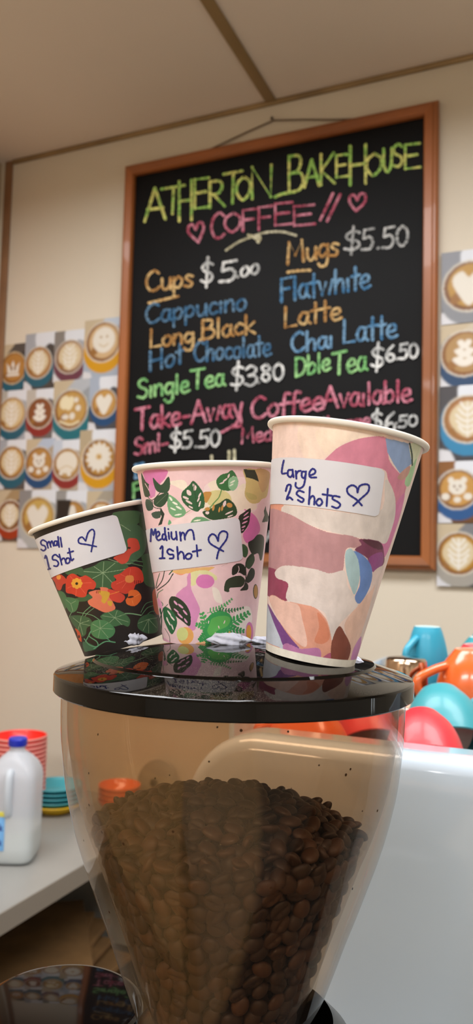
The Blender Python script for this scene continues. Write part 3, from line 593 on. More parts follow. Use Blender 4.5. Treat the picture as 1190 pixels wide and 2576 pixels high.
large_layers = [
 ('P', '#f2dccd', [(330, 90), (900, 160), (700, 200), (560, 250), (430, 340), (330, 320)]),
 ('P', '#f4e0cd', [(420, 130), (780, 180), (600, 215), (480, 300)]),
 ('P', '#d88aa2', [(480, 348), (505, 300), (580, 240), (720, 190), (880, 190), (895, 330), (960, 420), (1015, 470), (1000, 560), (960, 720), (900, 880), (862, 985), (830, 900), (880, 790), (935, 650), (930, 580), (890, 470), (860, 400), (700, 375)]),
 ('P', '#d77fae', [(935, 640), (1000, 560), (960, 740), (870, 980), (840, 900), (890, 800)]),
 ('P', '#dfe6c8', [(1035, 235), (1110, 240), (1080, 340), (1050, 380)]), ('P', '#a8cfa0', [(1050, 370), (1080, 330), (1035, 500), (1000, 495), (1020, 420)]),
 ('Q', '#91a9d2', [(872, 190), (1025, 225), (1048, 360), (1010, 390), (968, 425), (930, 370), (885, 285)]),
 ('L', '#2f4540', (11, [(1033, 225), (1048, 300), (1050, 370)])), ('P', '#c79a8f', [(952, 455), (985, 410), (1035, 375), (1025, 430), (985, 470)]),
 ('P', '#df9c86', [(90, 590), (200, 640), (220, 690), (90, 690)]),
 ('P', '#dbd2cd', [(195, 640), (400, 660), (820, 690), (870, 470), (930, 560), (937, 700), (902, 830), (870, 892), (800, 872), (640, 842), (500, 812), (370, 770), (210, 725)]),
 ('P', '#bd9095', [(80, 690), (215, 690), (370, 770), (500, 820), (640, 840), (712, 872), (692, 920), (610, 930), (585, 1080), (500, 1092), (380, 1062), (200, 1042), (150, 1072), (80, 1062)]),
 ('P', '#7f4560', [(700, 862), (835, 880), (862, 960), (858, 1030), (790, 1082), (750, 990), (668, 935), (712, 900)]), ('P', '#96508a', [(760, 990), (850, 950), (850, 1035), (790, 1080)]), ('P', '#5c3542', [(720, 868), (830, 882), (850, 930), (790, 920)]),
 ('P', '#95445f', [(75, 1062), (150, 1070), (145, 1110), (222, 1152), (222, 1272), (80, 1230)]),
 ('P', '#e2cdc6', [(790, 1085), (860, 1040), (830, 1130), (790, 1320), (700, 1560), (640, 1690), (606, 1680), (640, 1590), (602, 1470), (612, 1400), (692, 1290), (770, 1200)]),
 ('P', '#e6c1b0', [(780, 1200), (800, 1180), (740, 1400), (640, 1690), (606, 1680), (640, 1590), (602, 1470), (612, 1400), (700, 1290)]),
 ('P', '#dfd4d0', [(140, 1075), (210, 1038), (400, 1062), (500, 1090), (600, 1075), (622, 1180), (692, 1290), (620, 1372), (560, 1440), (517, 1545), (488, 1400), (430, 1330), (220, 1272), (225, 1160), (150, 1122)]),
 ('P', '#6d8dca', [(660, 942), (720, 968), (772, 1030), (784, 1110), (760, 1200), (700, 1292), (668, 1250), (700, 1170), (700, 1080), (680, 1000)]),
 ('P', '#abc9d0', [(604, 960), (635, 925), (665, 950), (692, 1010), (702, 1100), (690, 1172), (665, 1232), (640, 1180), (612, 1080)]),
 ('P', '#c3cbd8', [(60, 1320), (95, 1310), (125, 1400), (172, 1500), (182, 1602), (60, 1550)]),
 ('P', '#7b4a8a', [(88, 1290), (150, 1390), (240, 1510), (330, 1622), (400, 1660), (300, 1640), (200, 1580), (168, 1510), (122, 1400)]),
 ('P', '#e0a18b', [(100, 1262), (130, 1235), (200, 1272), (380, 1310), (450, 1360), (492, 1430), (517, 1560), (502, 1622), (430, 1672), (370, 1652), (250, 1530), (160, 1400)]),
 ('P', '#ecc4b6', [(102, 1262), (130, 1238), (200, 1275), (290, 1300), (320, 1400), (350, 1540), (330, 1580), (250, 1515), (160, 1400)]),
 ('P', '#d8896c', [(420, 1350), (480, 1420), (500, 1520), (450, 1560), (400, 1540), (430, 1450)]),
 ('P', '#bd7cab', [(195, 1600), (210, 1555), (300, 1590), (345, 1590), (430, 1590), (440, 1655), (380, 1690), (300, 1670)]), ('P', '#d98a6b', [(70, 1545), (130, 1570), (200, 1600), (210, 1640), (110, 1610)]),
 ('P', '#b55f80', [(430, 1672), (500, 1620), (540, 1640), (520, 1710), (440, 1700)]), ('P', '#864d40', [(512, 1560), (560, 1443), (602, 1490), (642, 1590), (602, 1695), (520, 1690)]), ('P', '#cd8cc0', [(660, 1590), (712, 1510), (690, 1640), (640, 1690)]),
]
M_print = mat('printed_paper', '#ffffff', .42, spec=.4, vcol=True, noise=(220, .05, 3))
M_print_paint = mat('printed_brushed_paper', '#ffffff', .45, spec=.4, vcol=True, noise=(190, .13, 7, (1, 1, .55)), bump=(420, .25, .0006))

def make_cup(label, base, tilt, rt, rb, h, crop, bg, layers, material, sticker, strokes, sw, band=0):
    n = np.array([0, 0, 1.])+tilt[0]*R0+tilt[1]*F0; n /= np.linalg.norm(n)
    b = lev(*base); root = empty('paper_cup', tuple(b), label, 'cup', 'take-away cups stuck on the hopper lid')
    vc = CAM-b; e1 = vc-n*(vc@n); e1 /= np.linalg.norm(e1); e2 = np.cross(n, e1)     # theta 0 faces the lens side
    def pt(th, v, off=0.): # v 0..1
        r = rb+(rt-rb)*v+off
        return b+np.multiply.outer(r*np.cos(th), e1)+np.multiply.outer(r*np.sin(th), e2)+np.multiply.outer(v*h, n)
    def inv(x, y, off=0.):
        d = ray(x, y); o = CAM-b; k = (rt-rb)/h; r0 = rb+off
        dx, dy, dz = d@e1, d@e2, d@n; ox, oy, oz = o@e1, o@e2, o@n
        A = dx*dx+dy*dy-k*k*dz*dz; B = 2*(ox*dx+oy*dy-k*dz*(r0+k*oz)); Cc = ox*ox+oy*oy-(r0+k*oz)**2
        D = max(B*B-4*A*Cc, 0); t = (-B-sqrt(D))/(2*A)
        return math.atan2(oy+t*dy, ox+t*dx), (oz+t*dz)/h
    # printed wall, dense enough to carry its print
    front = np.linspace(-radians(98), radians(98), 560); back = np.linspace(radians(98), 2*pi-radians(98), 150)[1:-1]
    th = np.concatenate([front, back]); rows = 420; v = np.linspace(0, 1, rows)
    TH, VV = np.meshgrid(th, v); P = pt(TH.ravel(), VV.ravel()).reshape(-1, 3) if False else None
    T, Vv = TH.ravel(), VV.ravel(); r = rb+(rt-rb)*Vv
    P = b+(r*np.cos(T))[:, None]*e1+(r*np.sin(T))[:, None]*e2+(Vv*h)[:, None]*n
    # beyond the two silhouettes the pattern runs on mirrored
    lim = radians(84); T2 = (T+pi) % (2*pi)-pi
    T2 = np.where(T2 > lim, 2*lim-T2, np.where(T2 < -lim, -2*lim-T2, T2))
    Pm = b+(r*np.cos(T2))[:, None]*e1+(r*np.sin(T2))[:, None]*e2+(Vv*h)[:, None]*n
    qx, qy = proj(Pm); ox, oy, s = crop
    col = paint((qx-ox)/s, (qy-oy)/s, bg, layers)
    if band: col[Vv < band] = lin('#eee9dc')
    nc = len(th); idx = np.arange(rows*nc).reshape(rows, nc); i2 = np.roll(idx, -1, 1)
    faces = np.stack([idx[:-1], i2[:-1], i2[1:], idx[1:]], -1).reshape(-1, 4)
    me = bpy.data.meshes.new('sleeve'); me.vertices.add(len(P)); me.vertices.foreach_set('co', P.ravel())
    me.loops.add(faces.size); me.loops.foreach_set('vertex_index', faces.ravel().astype(np.int32))
    me.polygons.add(len(faces)); me.polygons.foreach_set('loop_start', np.arange(0, faces.size, 4, dtype=np.int32))
    me.update(calc_edges=True); me.validate()
    ca = me.color_attributes.new('Col', 'FLOAT_COLOR', 'POINT')
    ca.data.foreach_set('color', np.concatenate([col, np.ones((len(col), 1))], 1).ravel())
    mesh_obj('sleeve', me, material, root)
    R3 = Matrix(((e1[0], e2[0], n[0], b[0]), (e1[1], e2[1], n[1], b[1]), (e1[2], e2[2], n[2], b[2]), (0, 0, 0, 1)))
    ls = (rt-rb)/h
    # white inside wall and raised floor
    lathe('lining', [(rt-.0004, h), (rb-.0004+ls*.008, .008), (rb-.001+ls*.006, .006), (.0001, .006)], M_white_lining, root, 96, M=R3)
    lathe('bottom_seam', [(rb-.0002, 0), (rb-.0014, 0), (rb-.0014+ls*.006, .0055), (.0001, .0055)], M_white_lining, root, 96, M=R3)
    rr = .00165*rt/.04
    lathe('rolled_rim', [(rt+rr*.75+rr*1.05*cos(a), h+rr*sin(a)) for a in np.linspace(0, 2*pi, 17)[:-1]], M_white_lining, root, 128, closed=True, M=R3, angle=None)
    # sticker
    def cpx(p): return inv(ox+p[0]*s, oy+p[1]*s)
    top = [cpx(p) for p in sticker['top']]; bot = [cpx(p) for p in sticker['bot']]
    pt_ = np.polyfit([a for a, _ in top], [c for _, c in top], 1); pb = np.polyfit([a for a, _ in bot], [c for _, c in bot], 1)
    tl = sticker['left']; (tr, _), (br, _) = top[0], bot[0]
    ns, nt_ = 60, 24; V = []; Fc = []
    sgn = 1 if tr > tl else -1
    for j in range(nt_+1):
        t = j/nt_; hgt = abs(np.polyval(pt_, tr)-np.polyval(pb, tr))*h; dd = min(t, 1-t)*hgt; rc = .0028
        ins = rc-sqrt(max(0, rc*rc-(rc-min(dd, rc))**2))
        right = tr+(br-tr)*t-sgn*ins/rt
        left = tl+sgn*ins/rt
        for i in range(ns+1):
            a = left+(right-left)*i/ns; vv = np.polyval(pt_, a)*(1-t)+np.polyval(pb, a)*t
            V.append(pt(np.array(a), np.array(vv), .00035).ravel())
    for j in range(nt_):
        for i in range(ns): q = j*(ns+1)+i; Fc.append((q, q+1, q+ns+2, q+ns+1))
    st = from_data('sticker', V, Fc, M_sticker, root)
    st['label'] = 'white paper sticker with blue marker writing'
    acc = [[], []]
    def place(x, y, off):
        a, vv = inv(x, y, .0005+off); return pt(np.array(a), np.array(vv), .0005+off).ravel()
    off = 0
    for P_ in strokes:
        Q = [(ox+p[0]*s, oy+p[1]*s) for p in P_]
        ribbon(acc, catmull(Q, 8), sw, place, off); off += 4e-6
    from_data('marker_writing', acc[0], acc[1], M_ink, st, smooth=False)
    return root
CS = (60, 1240, .3529); CM = (330, 1140, .3193); CL = (640, 1030, .3782)
make_cup('small paper cup with orange flowers on black, stickered Small 1 Shot, leaning left', (-.0673, .4839, .0484), (-.3046, -.0252), .036, .025, .081, CS, DARK, small_layers, M_print,
  dict(top=[(660, 152), (450, 203), (250, 265)], bot=[(738, 420), (450, 513), (300, 560)], left=-radians(104)),
  [[(155, 345), (135, 335), (120, 350), (127, 370), (148, 378), (155, 398), (140, 412), (122, 403)],
   [(162, 350), (172, 392)], [(168, 362), (180, 347), (192, 385)], [(190, 360), (200, 343), (212, 378)], [(236, 345), (219, 345), (216, 368), (230, 374), (238, 350)], [(236, 343), (242, 374)], [(243, 312), (251, 386)], [(260, 318), (270, 384)],
   [(148, 465), (158, 450), (180, 540)], [(172, 545), (188, 539)], [(247, 457), (225, 440), (205, 452), (206, 475), (230, 480), (246, 500), (236, 522), (214, 520)],
   [(252, 438), (270, 512)], [(264, 482), (280, 465), (291, 472), (300, 502)], [(306, 465), (297, 485), (310, 503), (326, 490), (322, 466), (306, 465)], [(322, 396), (338, 478), (354, 470)], [(312, 428), (352, 415)],
   [(516, 382), (450, 368), (396, 358), (390, 330), (415, 315), (440, 342)], [(440, 342), (458, 284), (487, 260), (503, 282), (495, 340), (480, 418)]], 3.9)
make_cup('medium pink paper cup with green leaves, stickered Medium 1 Shot, standing in the middle', (-.0144, .4611, .0411), (-.0435, -.059), .0405, .027, .0997, CM, PINK, med_layers, M_print,
  dict(top=[(850, 503), (640, 533), (300, 568)], bot=[(880, 838), (600, 895), (300, 918)], left=-radians(100)),
  [[(152, 695), (159, 598), (175, 645), (190, 598), (198, 668)], [(200, 662), (222, 642), (216, 618), (199, 630), (198, 665), (213, 686), (234, 678)],
   [(268, 640), (250, 640), (245, 670), (261, 682), (275, 655)], [(264, 588), (268, 640), (279, 686)], [(294, 625), (299, 676)], [(291, 597), (293, 600)], [(316, 622), (318, 662), (334, 680), (354, 664)], [(353, 618), (360, 682)],
   [(384, 622), (391, 690)], [(389, 655), (402, 626), (417, 636), (423, 680)], [(423, 655), (447, 612), (476, 605), (489, 630), (496, 680)],
   [(228, 752), (246, 735), (246, 826)], [(224, 829), (263, 827)], [(330, 770), (300, 755), (283, 775), (300, 797), (330, 800), (330, 826), (303, 830)], [(362, 738), (369, 836)], [(368, 802), (390, 776), (410, 790), (416, 832)],
   [(442, 794), (426, 815), (440, 833), (465, 829), (476, 802), (458, 790), (442, 794)], [(515, 725), (522, 812)], [(484, 776), (550, 762)],
   [(726, 772), (680, 747), (622, 710), (610, 670), (635, 638), (665, 650), (685, 692)], [(685, 692), (692, 640), (722, 614), (757, 630), (750, 680), (705, 742), (685, 784), (675, 830)]], 4.4)
make_cup('large paper cup painted in pink, blue and mauve patches, stickered Large 2 Shots, leaning right', (.0409, .4163, .0457), (.1496, -.0367), .0405, .0238, .119, CL, '#f0d8cf', large_layers, M_print_paint,
  dict(top=[(870, 395), (500, 352), (200, 315)], bot=[(825, 711), (500, 674), (180, 626)], left=-radians(84)),
  [[(195, 340), (186, 380), (183, 424), (212, 424)], [(246, 402), (226, 405), (222, 435), (239, 450), (254, 430), (253, 402)], [(253, 400), (260, 450)], [(275, 410), (279, 460)], [(278, 432), (290, 412), (308, 408)],
   [(341, 415), (318, 415), (315, 445), (330, 456), (342, 430)], [(343, 412), (336, 470), (324, 510), (295, 525), (274, 510), (275, 488)], [(366, 440), (398, 427), (405, 407), (386, 395), (366, 420), (371, 450), (411, 452)],
   [(208, 542), (220, 505), (241, 504), (236, 540), (214, 596), (234, 585), (253, 600)], [(328, 550), (296, 540), (280, 560), (300, 580), (327, 597), (316, 616), (289, 602)], [(369, 515), (362, 630)], [(362, 602), (385, 575), (399, 590), (397, 632)],
   [(425, 595), (410, 620), (430, 640), (451, 620), (441, 596), (425, 595)], [(488, 528), (480, 642)], [(453, 564), (517, 574)], [(567, 582), (530, 575), (520, 595), (555, 615), (571, 635), (550, 656), (516, 645)],
   [(715, 638), (680, 600), (626, 562), (618, 525), (650, 504), (680, 520), (686, 552)], [(686, 552), (700, 510), (740, 497), (763, 510), (755, 550), (710, 592), (658, 640)]], 4.8, band=.032)

# ------------------------------------------------------------------ COFFEE GRINDER with hopper
HX, HZc = .0008, .441
axis = lev(HX, HZc, 0); AX, AY = axis[0], axis[1]
GR_Z = .80   # counter top
gr = empty('coffee_grinder', (AX, AY, GR_Z), 'coffee grinder with a smoked transparent hopper full of beans under a black lid', 'coffee grinder')
def Zh(h): return H-h
TM = Matrix.Translation((AX, AY, 0))
lidp = [(.0001, .0416), (.010, .0417), (.020, .0421), (.030, .0428), (.040, .0438), (.050, .0452), (.060, .0469), (.068, .0484), (.0745, .0497), (.0762, .0500), (.0776, .0503), (.0786, .0516), (.0972, .0573), (.0982, .0578), (.0988, .0588), (.0988, .0665), (.0980, .0672), (.0955, .0672), (.0950, .0655), (.06, .0640), (.0001, .0640)]
lathe('hopper_lid', [(r, Zh(h)) for r, h in lidp], M_lid, gr, 160, M=TM, angle=28)
hop = [(.0672, .0945), (.080, .0943), (.0915, .0936), (.1015, .0925), (.118, .0902), (.135, .0862), (.150, .0817), (.165, .0763), (.180, .0708), (.195, .0650), (.210, .0596), (.225, .0540), (.240, .0480), (.252, .0428), (.262, .0390), (.280, .0370)]
hop = [tuple(p) for p in catmull(hop, 4)]
def wt(h): return .0034+.0045*min(1, max(0, (h-.085)/.07))**1.5   # the moulded wall thickens downwards
prof = [(r, Zh(h)) for h, r in hop]+[(r-wt(h), Zh(h)) for h, r in hop[::-1]]
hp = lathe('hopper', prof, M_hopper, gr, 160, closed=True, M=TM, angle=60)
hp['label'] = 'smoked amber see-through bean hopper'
# collar, body and doser below the hopper
cc = TM @ Matrix.Translation(tuple(R0*.010+F0*.012))
lathe('collar', [(.044, Zh(.2475)), (.050, Zh(.2485)), (.060, Zh(.258)), (.066, Zh(.270)), (.068, Zh(.290)), (.068, Zh(.320)), (.060, Zh(.325)), (.0001, Zh(.325))][1:]+[], M_black, gr, 96, M=cc, angle=35)
bb = bmesh.new(); c0 = lev(HX+.012, HZc+.03, 0)
Mb = Matrix.Translation((c0[0], c0[1], 0)) @ Matrix.Rotation(YAW, 4, 'Z')
box_bm((-.062, -.06, GR_Z+.03), (.062, .07, Zh(.322)), .018, bb, Mb, 4); from_bm('motor_housing', bb, M_blackm, gr)
bb = bmesh.new(); box_bm((-.08, -.10, GR_Z), (.08, .09, GR_Z+.03), .01, bb, Mb, 3); from_bm('base', bb, M_blackm, gr)
dc = lev(-.1015, .500, 0); DM = Matrix.Translation((dc[0], dc[1], 0))
lathe('doser', [(.0001, Zh(.37)), (.044, Zh(.37)), (.048, Zh(.365)), (.049, Zh(.285)), (.0001, Zh(.285))], M_blackm, gr, 96, M=DM, angle=35)
M_doserlid = mat('brown_black_glossy_lid', '#0d0908', .05, spec=.3, coat=0)
dl = lathe('doser_lid', [(.0001, Zh(.2705)), (.046, Zh(.2708)), (.0485, Zh(.2712)), (.0505, Zh(.2725)), (.0512, Zh(.2745)), (.0512, Zh(.284)), (.0505, Zh(.285)), (.0001, Zh(.285))], M_doserlid, gr, 128, M=DM, angle=25)
# arm joining doser to housing
from_bm('doser_arm', tube_bm([lev(-.06, .49, .33), lev(-.03, .48, .335), lev(0, .475, .34)], .02, 16), M_blackm, gr)
# putty lumps holding the cups
def putty(c, r, sq, seed, label):
    rs = np.random.default_rng(seed); bm = bmesh.new(); bmesh.ops.create_icosphere(bm, subdivisions=4, radius=1)
    ph = rs.uniform(0, 6, 12)
    for v in bm.verts:
        d = v.co.copy(); k = 1+.16*sin(3*d.x+ph[0])*cos(4*d.y+ph[1])+.10*sin(7*d.z+ph[2]+3*d.x)+.06*sin(13*d.x+9*d.y+ph[3])
        v.co = Vector((d.x*k*r*sq[0], d.y*k*r*sq[1], d.z*k*r*sq[2]))
    bmesh.ops.transform(bm, matrix=Matrix.Translation(tuple(c)) @ Matrix.Rotation(YAW, 4, 'Z'), verts=bm.verts)
    o = from_bm('adhesive_putty', bm, M_putty); tag(o, label, 'adhesive putty', 'lumps of pale putty under the cups')
def on_lid(x, y, z): return at_depth(x, y, z)
putty(at_depth(324, 1605, .4580), .0085, (1.05, .42, .52), 2, 'pale putty lump at the foot of the small dark flowered cup')
putty(at_depth(576, 1610, .4265), .0088, (1.15, .42, .46), 2, 'pale putty lump against the foot of the medium pink cup')
putty(at_depth(660, 1612, .4370), .0050, (1.1, .7, .5), 3, 'small putty lump between the medium and the large cup')
putty(at_depth(893, 1664, .4250), .0045, (1.0, .8, .6), 4, 'small putty lump under the right side of the large cup')

# ------------------------------------------------------------------ COFFEE BEANS
def bean_mesh(i):
    bm = bmesh.new(); bmesh.ops.create_uvsphere(bm, u_segments=18, v_segments=12, radius=1)
    L, Wd, Tk = .0054+.0003*i, .0045+.00015*i, .0034
    for v in bm.verts:
        x, y, z = v.co
        z2 = z if z > 0 else z*.55
        if z < 0: z2 += .38*math.exp(-(y/.16)**2)*(1-abs(x)**3)      # the cleft
        v.co = (x*L*(1-.06*y), y*Wd, z2*Tk)
    bmesh.ops.recalc_face_normals(bm, faces=bm.faces)
    me = bpy.data.meshes.new('coffee_bean'); bm.to_mesh(me); bm.free()
    me.polygons.foreach_set('use_smooth', [True]*len(me.polygons))
    me.materials.append(mat('roasted_bean_%d' % i, ['#2a1a14', '#332016', '#241611', '#40291b'][i], .6, coat=.08, noise=(500, .2)))
    return me
BM = [bean_mesh(i) for i in range(4)]
hs = np.array([p[0] for p in hop]); rsx = np.array([p[1] for p in hop])
def rin(h): return float(np.interp(h, hs, rsx))-wt(h)
def level(x, y):   # x right, y away (level camera frame, from the axis) -> h of the heap surface
    r = hypot(x, y); return .124+.0225*(r/.08)**1.6+.0035*(x/.08)
places = []
h = .258
while h > .13:
    for layer in range(3):
        r = rin(h)-.0052-layer*.0064
        if r < .006: continue
        slope = (rin(h-.004)-rin(h+.004))/.008
        nb = int(2*pi*r/.0098)
        ph = random.random()*6
        for k in range(nb):
            a = ph+2*pi*(k+random.uniform(-.18, .18))/nb; hh = h+random.uniform(-.0012, .0012)
            x, y = r*cos(a), r*sin(a)
            if hh < level(x, y)+.001: continue
            N = Vector((cos(a), sin(a), -slope*.9)).normalized() if layer == 0 else Vector((cos(a), sin(a), random.uniform(-.5, .5))).normalized()
            places.append((x, y, hh, N, .32 if layer == 0 else .8, layer))
    h -= .0073
rr_ = .003
while rr_ < .080:
    nb = max(3, int(2*pi*rr_/.0096))
    for k in range(nb):
        for dn in (0, 1):
            a = 2*pi*(k+random.uniform(-.3, .3))/nb+rr_*200; r = rr_+random.uniform(-.0015, .0015)
            x, y = r*cos(a), r*sin(a); hh = level(x, y)+random.uniform(-.0012, .002)+dn*.0058
            if hh > .262 or r > rin(hh)-.0055: continue
            places.append((x, y, hh, Vector((0, 0, 1)), .8, 5+dn))
    rr_ += .0075
camdir = Vector((0, -1, 0))
def bean_matrix(p):
    x, y, hh, N, jit, layer = p
    N = (N+Vector((random.uniform(-1, 1), random.uniform(-1, 1), random.uniform(-1, 1)))*jit).normalized()
    if random.random() < .35: N = -N
    q = N.to_track_quat('Z', 'Y') @ Matrix.Rotation(random.uniform(0, 6.28), 3, 'Z').to_quaternion()
    w = x*R0+y*F0+np.array([AX, AY, H-hh])
    # local frame -> world
    Rw = Matrix(((R0[0], F0[0], 0), (R0[1], F0[1], 0), (0, 0, 1)))
    return Matrix.Translation(tuple(w)) @ (Rw @ q.to_matrix()).to_4x4() @ Matrix.Scale(random.uniform(.86, 1.02), 4)
items = [(p, bean_matrix(p), random.randrange(4)) for p in places]
def key(it):
    p = it[0]
    vis = (p[5] == 0 and p[1] < -.15*hypot(p[0], p[1])) or (p[5] == 5)
    return (0 if vis else 1, (it[1].translation-Vector(CAM)).length+(.06 if p[5] == 5 else 0))
items.sort(key=key)
rest = bmesh.new(); first = None
for i, (p, Mx, k) in enumerate(items):
    if i < 300:
        if i < 4:
            o = bpy.data.objects.new('coffee_bean', BM[k]); 
        else:
            o = first.copy(); o.data = BM[k]
        COL.objects.link(o); o.matrix_world = Mx
        if first is None: first = o
        tag(o, 'dark roasted coffee bean lying against the inside of the hopper', 'coffee bean', 'coffee beans in the hopper')
for k in range(4): pass
# the uncounted remainder: one object
Vs, Fs, Ms = [], [], []; base = 0
bd = []
for k in range(4):
    me = BM[k]; v = np.empty(len(me.vertices)*3); me.vertices.foreach_get('co', v); bd.append((v.reshape(-1, 3), [tuple(q.vertices) for q in me.polygons]))
for p, Mx, k in items[300:]:
    v, f = bd[k]; A = np.array(Mx)
    Vs.append(v@A[:3, :3].T+A[:3, 3]); Fs += [tuple(i+base for i in q) for q in f]; Ms += [k]*len(f); base += len(v)
me = bpy.data.meshes.new('coffee_bean_heap'); me.from_pydata(np.concatenate(Vs).tolist(), [], Fs)
for k in range(4): me.materials.append(BM[k].materials[0])
me.polygons.foreach_set('material_index', Ms); me.update()
o = mesh_obj('coffee_bean_heap', me, None); tag(o, 'heap of dark roasted coffee beans filling the hopper', 'coffee beans', 'coffee beans in the hopper', 'stuff')

# ------------------------------------------------------------------ ESPRESSO MACHINE (white curved panel)
MX0, MX1, MY, MTOP, MBOT = -.345, .34, .68, H-.1560, .86
em = empty('espresso_machine', (0, .95, .80), 'white glossy espresso machine with a rounded panel behind the grinder, cups on top', 'espresso machine')
def rrect(x0, x1, z0, z1, r, n=14):
    out = []
    for cx_, cz_, a0 in ((x1-r, z1-r, 0), (x0+r, z1-r, pi/2), (x0+r, z0+r, pi), (x1-r, z0+r, 1.5*pi)):
        for k in range(n+1): a = a0+pi/2*k/n; out.append((cx_+r*cos(a), cz_+r*sin(a)))
    return out
bm = bmesh.new(); rings = []
cxm, czm = (MX0+MX1)/2, (MTOP+MBOT)/2
for ins, y in ((.004, MY+.055), (0, MY+.052), (0, MY+.016), (.002, MY+.0085), (.006, MY+.003), (.012, MY), (.03, MY-.004), (.06, MY-.0085), (.10, MY-.013), (.14, MY-.016), (.17, MY-.017)):
    pts = rrect(MX0+ins, MX1-ins, MBOT+ins, MTOP-ins, max(.075-ins*.4, .012))
    rings.append([bm.verts.new((x, y, z)) for x, z in pts])
n = len(rings[0])
for a, b_ in zip(rings[:-1], rings[1:]):
    for k in range(n): bm.faces.new([a[k], a[(k+1) % n], b_[(k+1) % n], b_[k]])
bm.faces.new(rings[0][::-1]); bm.faces.new(rings[-1])
o = from_bm('front_panel', bm, M_machine, em); o['label'] = 'white enamelled panel with rounded corners'
DECK, WELL, YB, YD = H-.1685, H-.226, 1.45, .985
bm = bmesh.new(); box_bm((MX0+.03, MY+.056, MBOT), (MX1-.03, YB, WELL), .004, bm); box_bm((MX0+.03, YD, WELL), (MX1-.03, YB, DECK), .003, bm); from_bm('body', bm, M_steel, em)
bm = bmesh.new()
for lo, hi in (((MX0+.024, MY+.056, MBOT+.01), (MX0+.0295, YB, DECK+.012)), ((MX0+.03, YB+.0005, MBOT+.01), (MX1-.03, YB+.006, DECK+.012)), ((MX1-.0295, MY+.056, MBOT+.01), (MX1-.024, YB, DECK+.012))): box_bm(lo, hi, .001, bm)
from_bm('side_panels', bm, M_machine, em)
for sx in (MX0+.08, MX1-.08):
    for sy in (MY+.1, 1.38):
        lathe('foot', [(.0001, .80), (.02, .80), (.022, .805), (.018, MBOT+.001), (.0001, MBOT+.001)], M_black, em, 24, M=Matrix.Translation((sx, sy, 0)))

# counter carrying the grinder and the machine
ct = empty('counter', (.9, .72, 0), 'front counter under the grinder and espresso machine', 'counter')
bm = bmesh.new(); box_bm((-.365, .18, .765), (1.85, 1.5, .80), .006, bm); from_bm('worktop', bm, mat('dark_worktop', '#35302c', .5), ct)
bm = bmesh.new(); box_bm((-.33, .24, .0), (1.81, 1.46, .765), .0, bm); from_bm('cabinet', bm, M_dark, ct, smooth=False)

sc_ = empty('reflector_counter', (-.7, -.2, 0), 'added beige counter out of view beside the camera, for an amber reflection in the hopper', 'counter')  # added unseen block, there to reflect amber into the hopper's left side
bm = bmesh.new(); box_bm((-1.15, -.75, .765), (-.30, .17, .80), .006, bm); from_bm('worktop', bm, mat('beige_reflector', '#cfa466', .5), sc_)  # top of the added reflector, out of view
bm = bmesh.new(); box_bm((-1.1, -.7, 0), (-.34, .13, .765), 0, bm); from_bm('cabinet', bm, M_dark, sc_, smooth=False)

# ------------------------------------------------------------------ CUPS ON THE MACHINE
TRAY = DECK
def cup_geo(root, M, prof, body_m, foot_m, handle=None, thick=.003, name='bowl'):
    """prof: outer (r, z) from foot (z=0) to rim; built upright then moved by M"""
    outer = [tuple(p) for p in catmull(prof, 5)]
    inner = [(max(r-thick, .0005), max(z, thick*1.6)) for r, z in outer][::-1]
    pr = [(.0001, .0012)]+[(outer[0][0]-.004, .0012), (outer[0][0]-.0025, 0), (outer[0][0]-.0008, 0)]+outer+[(outer[-1][0]-thick*.5, outer[-1][1]+.0012)]+[q for q in inner if q[1] > thick*1.6+1e-6]+[(.0001, thick*1.6)]
    b = lathe(name, pr, body_m, root, 72, M=M, angle=50)
    f = lathe('foot_ring', [(outer[0][0]-.0045, -.0004), (outer[0][0]-.001, -.0006), (outer[0][0]-.0002, .0012), (outer[0][0]-.0052, .0010)], foot_m, root, 72, closed=True, M=M)
    if handle:
        ang, z0, z1, out, rad = handle
        r_at = lambda z: float(np.interp(z, [p[1] for p in outer], [p[0] for p in outer]))
        P = [(r_at(z0)-.001, z0), (r_at(z0)+out*.6, z0+(z1-z0)*.16), (r_at((z0+z1)/2)+out, z0+(z1-z0)*.45), (r_at(z1)+out*.75, z1-(z1-z0)*.05), (r_at(z1)-.001, z1)]
        P = [(p[0]*cos(ang), p[0]*sin(ang), p[1]) for p in catmull(P, 6)]
        bm = tube_bm(P, rad, 12, squash=1.0, side=(-sin(ang), cos(ang), 0))
        for v in bm.verts: pass
        bmesh.ops.transform(bm, matrix=M, verts=bm.verts); from_bm('handle', bm, body_m, root)
PROF_MUG = [(.0215, 0), (.0262, .012), (.0320, .036), (.0350, .058), (.0352, .078), (.0345, .092)]
PROF_CUP = [(.022, 0), (.027, .006), (.037, .020), (.0435, .038), (.0465, .056), (.0475, .066)]
def cupat(name, label, px_, py_, depth, prof, m, foot, handle, height, tilt=(0, 0), group='coffee cups on the machine', sc=1.0, z=None):
    """upside-down cup: pixel of the foot centre and its depth; foot up"""
    c = at_depth(px_, py_, depth)
    if z is not None: c[2] = z
    root = empty(name, tuple(c), label, 'cup', group)
    M = Matrix.Translation(tuple(c)) @ Matrix.Rotation(YAW, 4, 'Z') @ Matrix.Rotation(tilt[0], 4, 'Y') @ Matrix.Rotation(tilt[1], 4, 'X') @ Matrix.Rotation(pi, 4, 'X') @ Matrix.Scale(sc, 4)
    cup_geo(root, M, prof, m, foot, handle); return root
def stand(sc, hh=.066): return DECK+.0015*sc+hh*sc
PF = lambda n, c: mat(n, c, .5)
cupat('mug', 'tall turquoise mug standing upside down with its handle to the left', 1075, 1588, 1.20, PROF_MUG, M_blue, M_foot, (radians(142), .018, .070, .021, .0062), .092, sc=.92, z=stand(.92, .092))
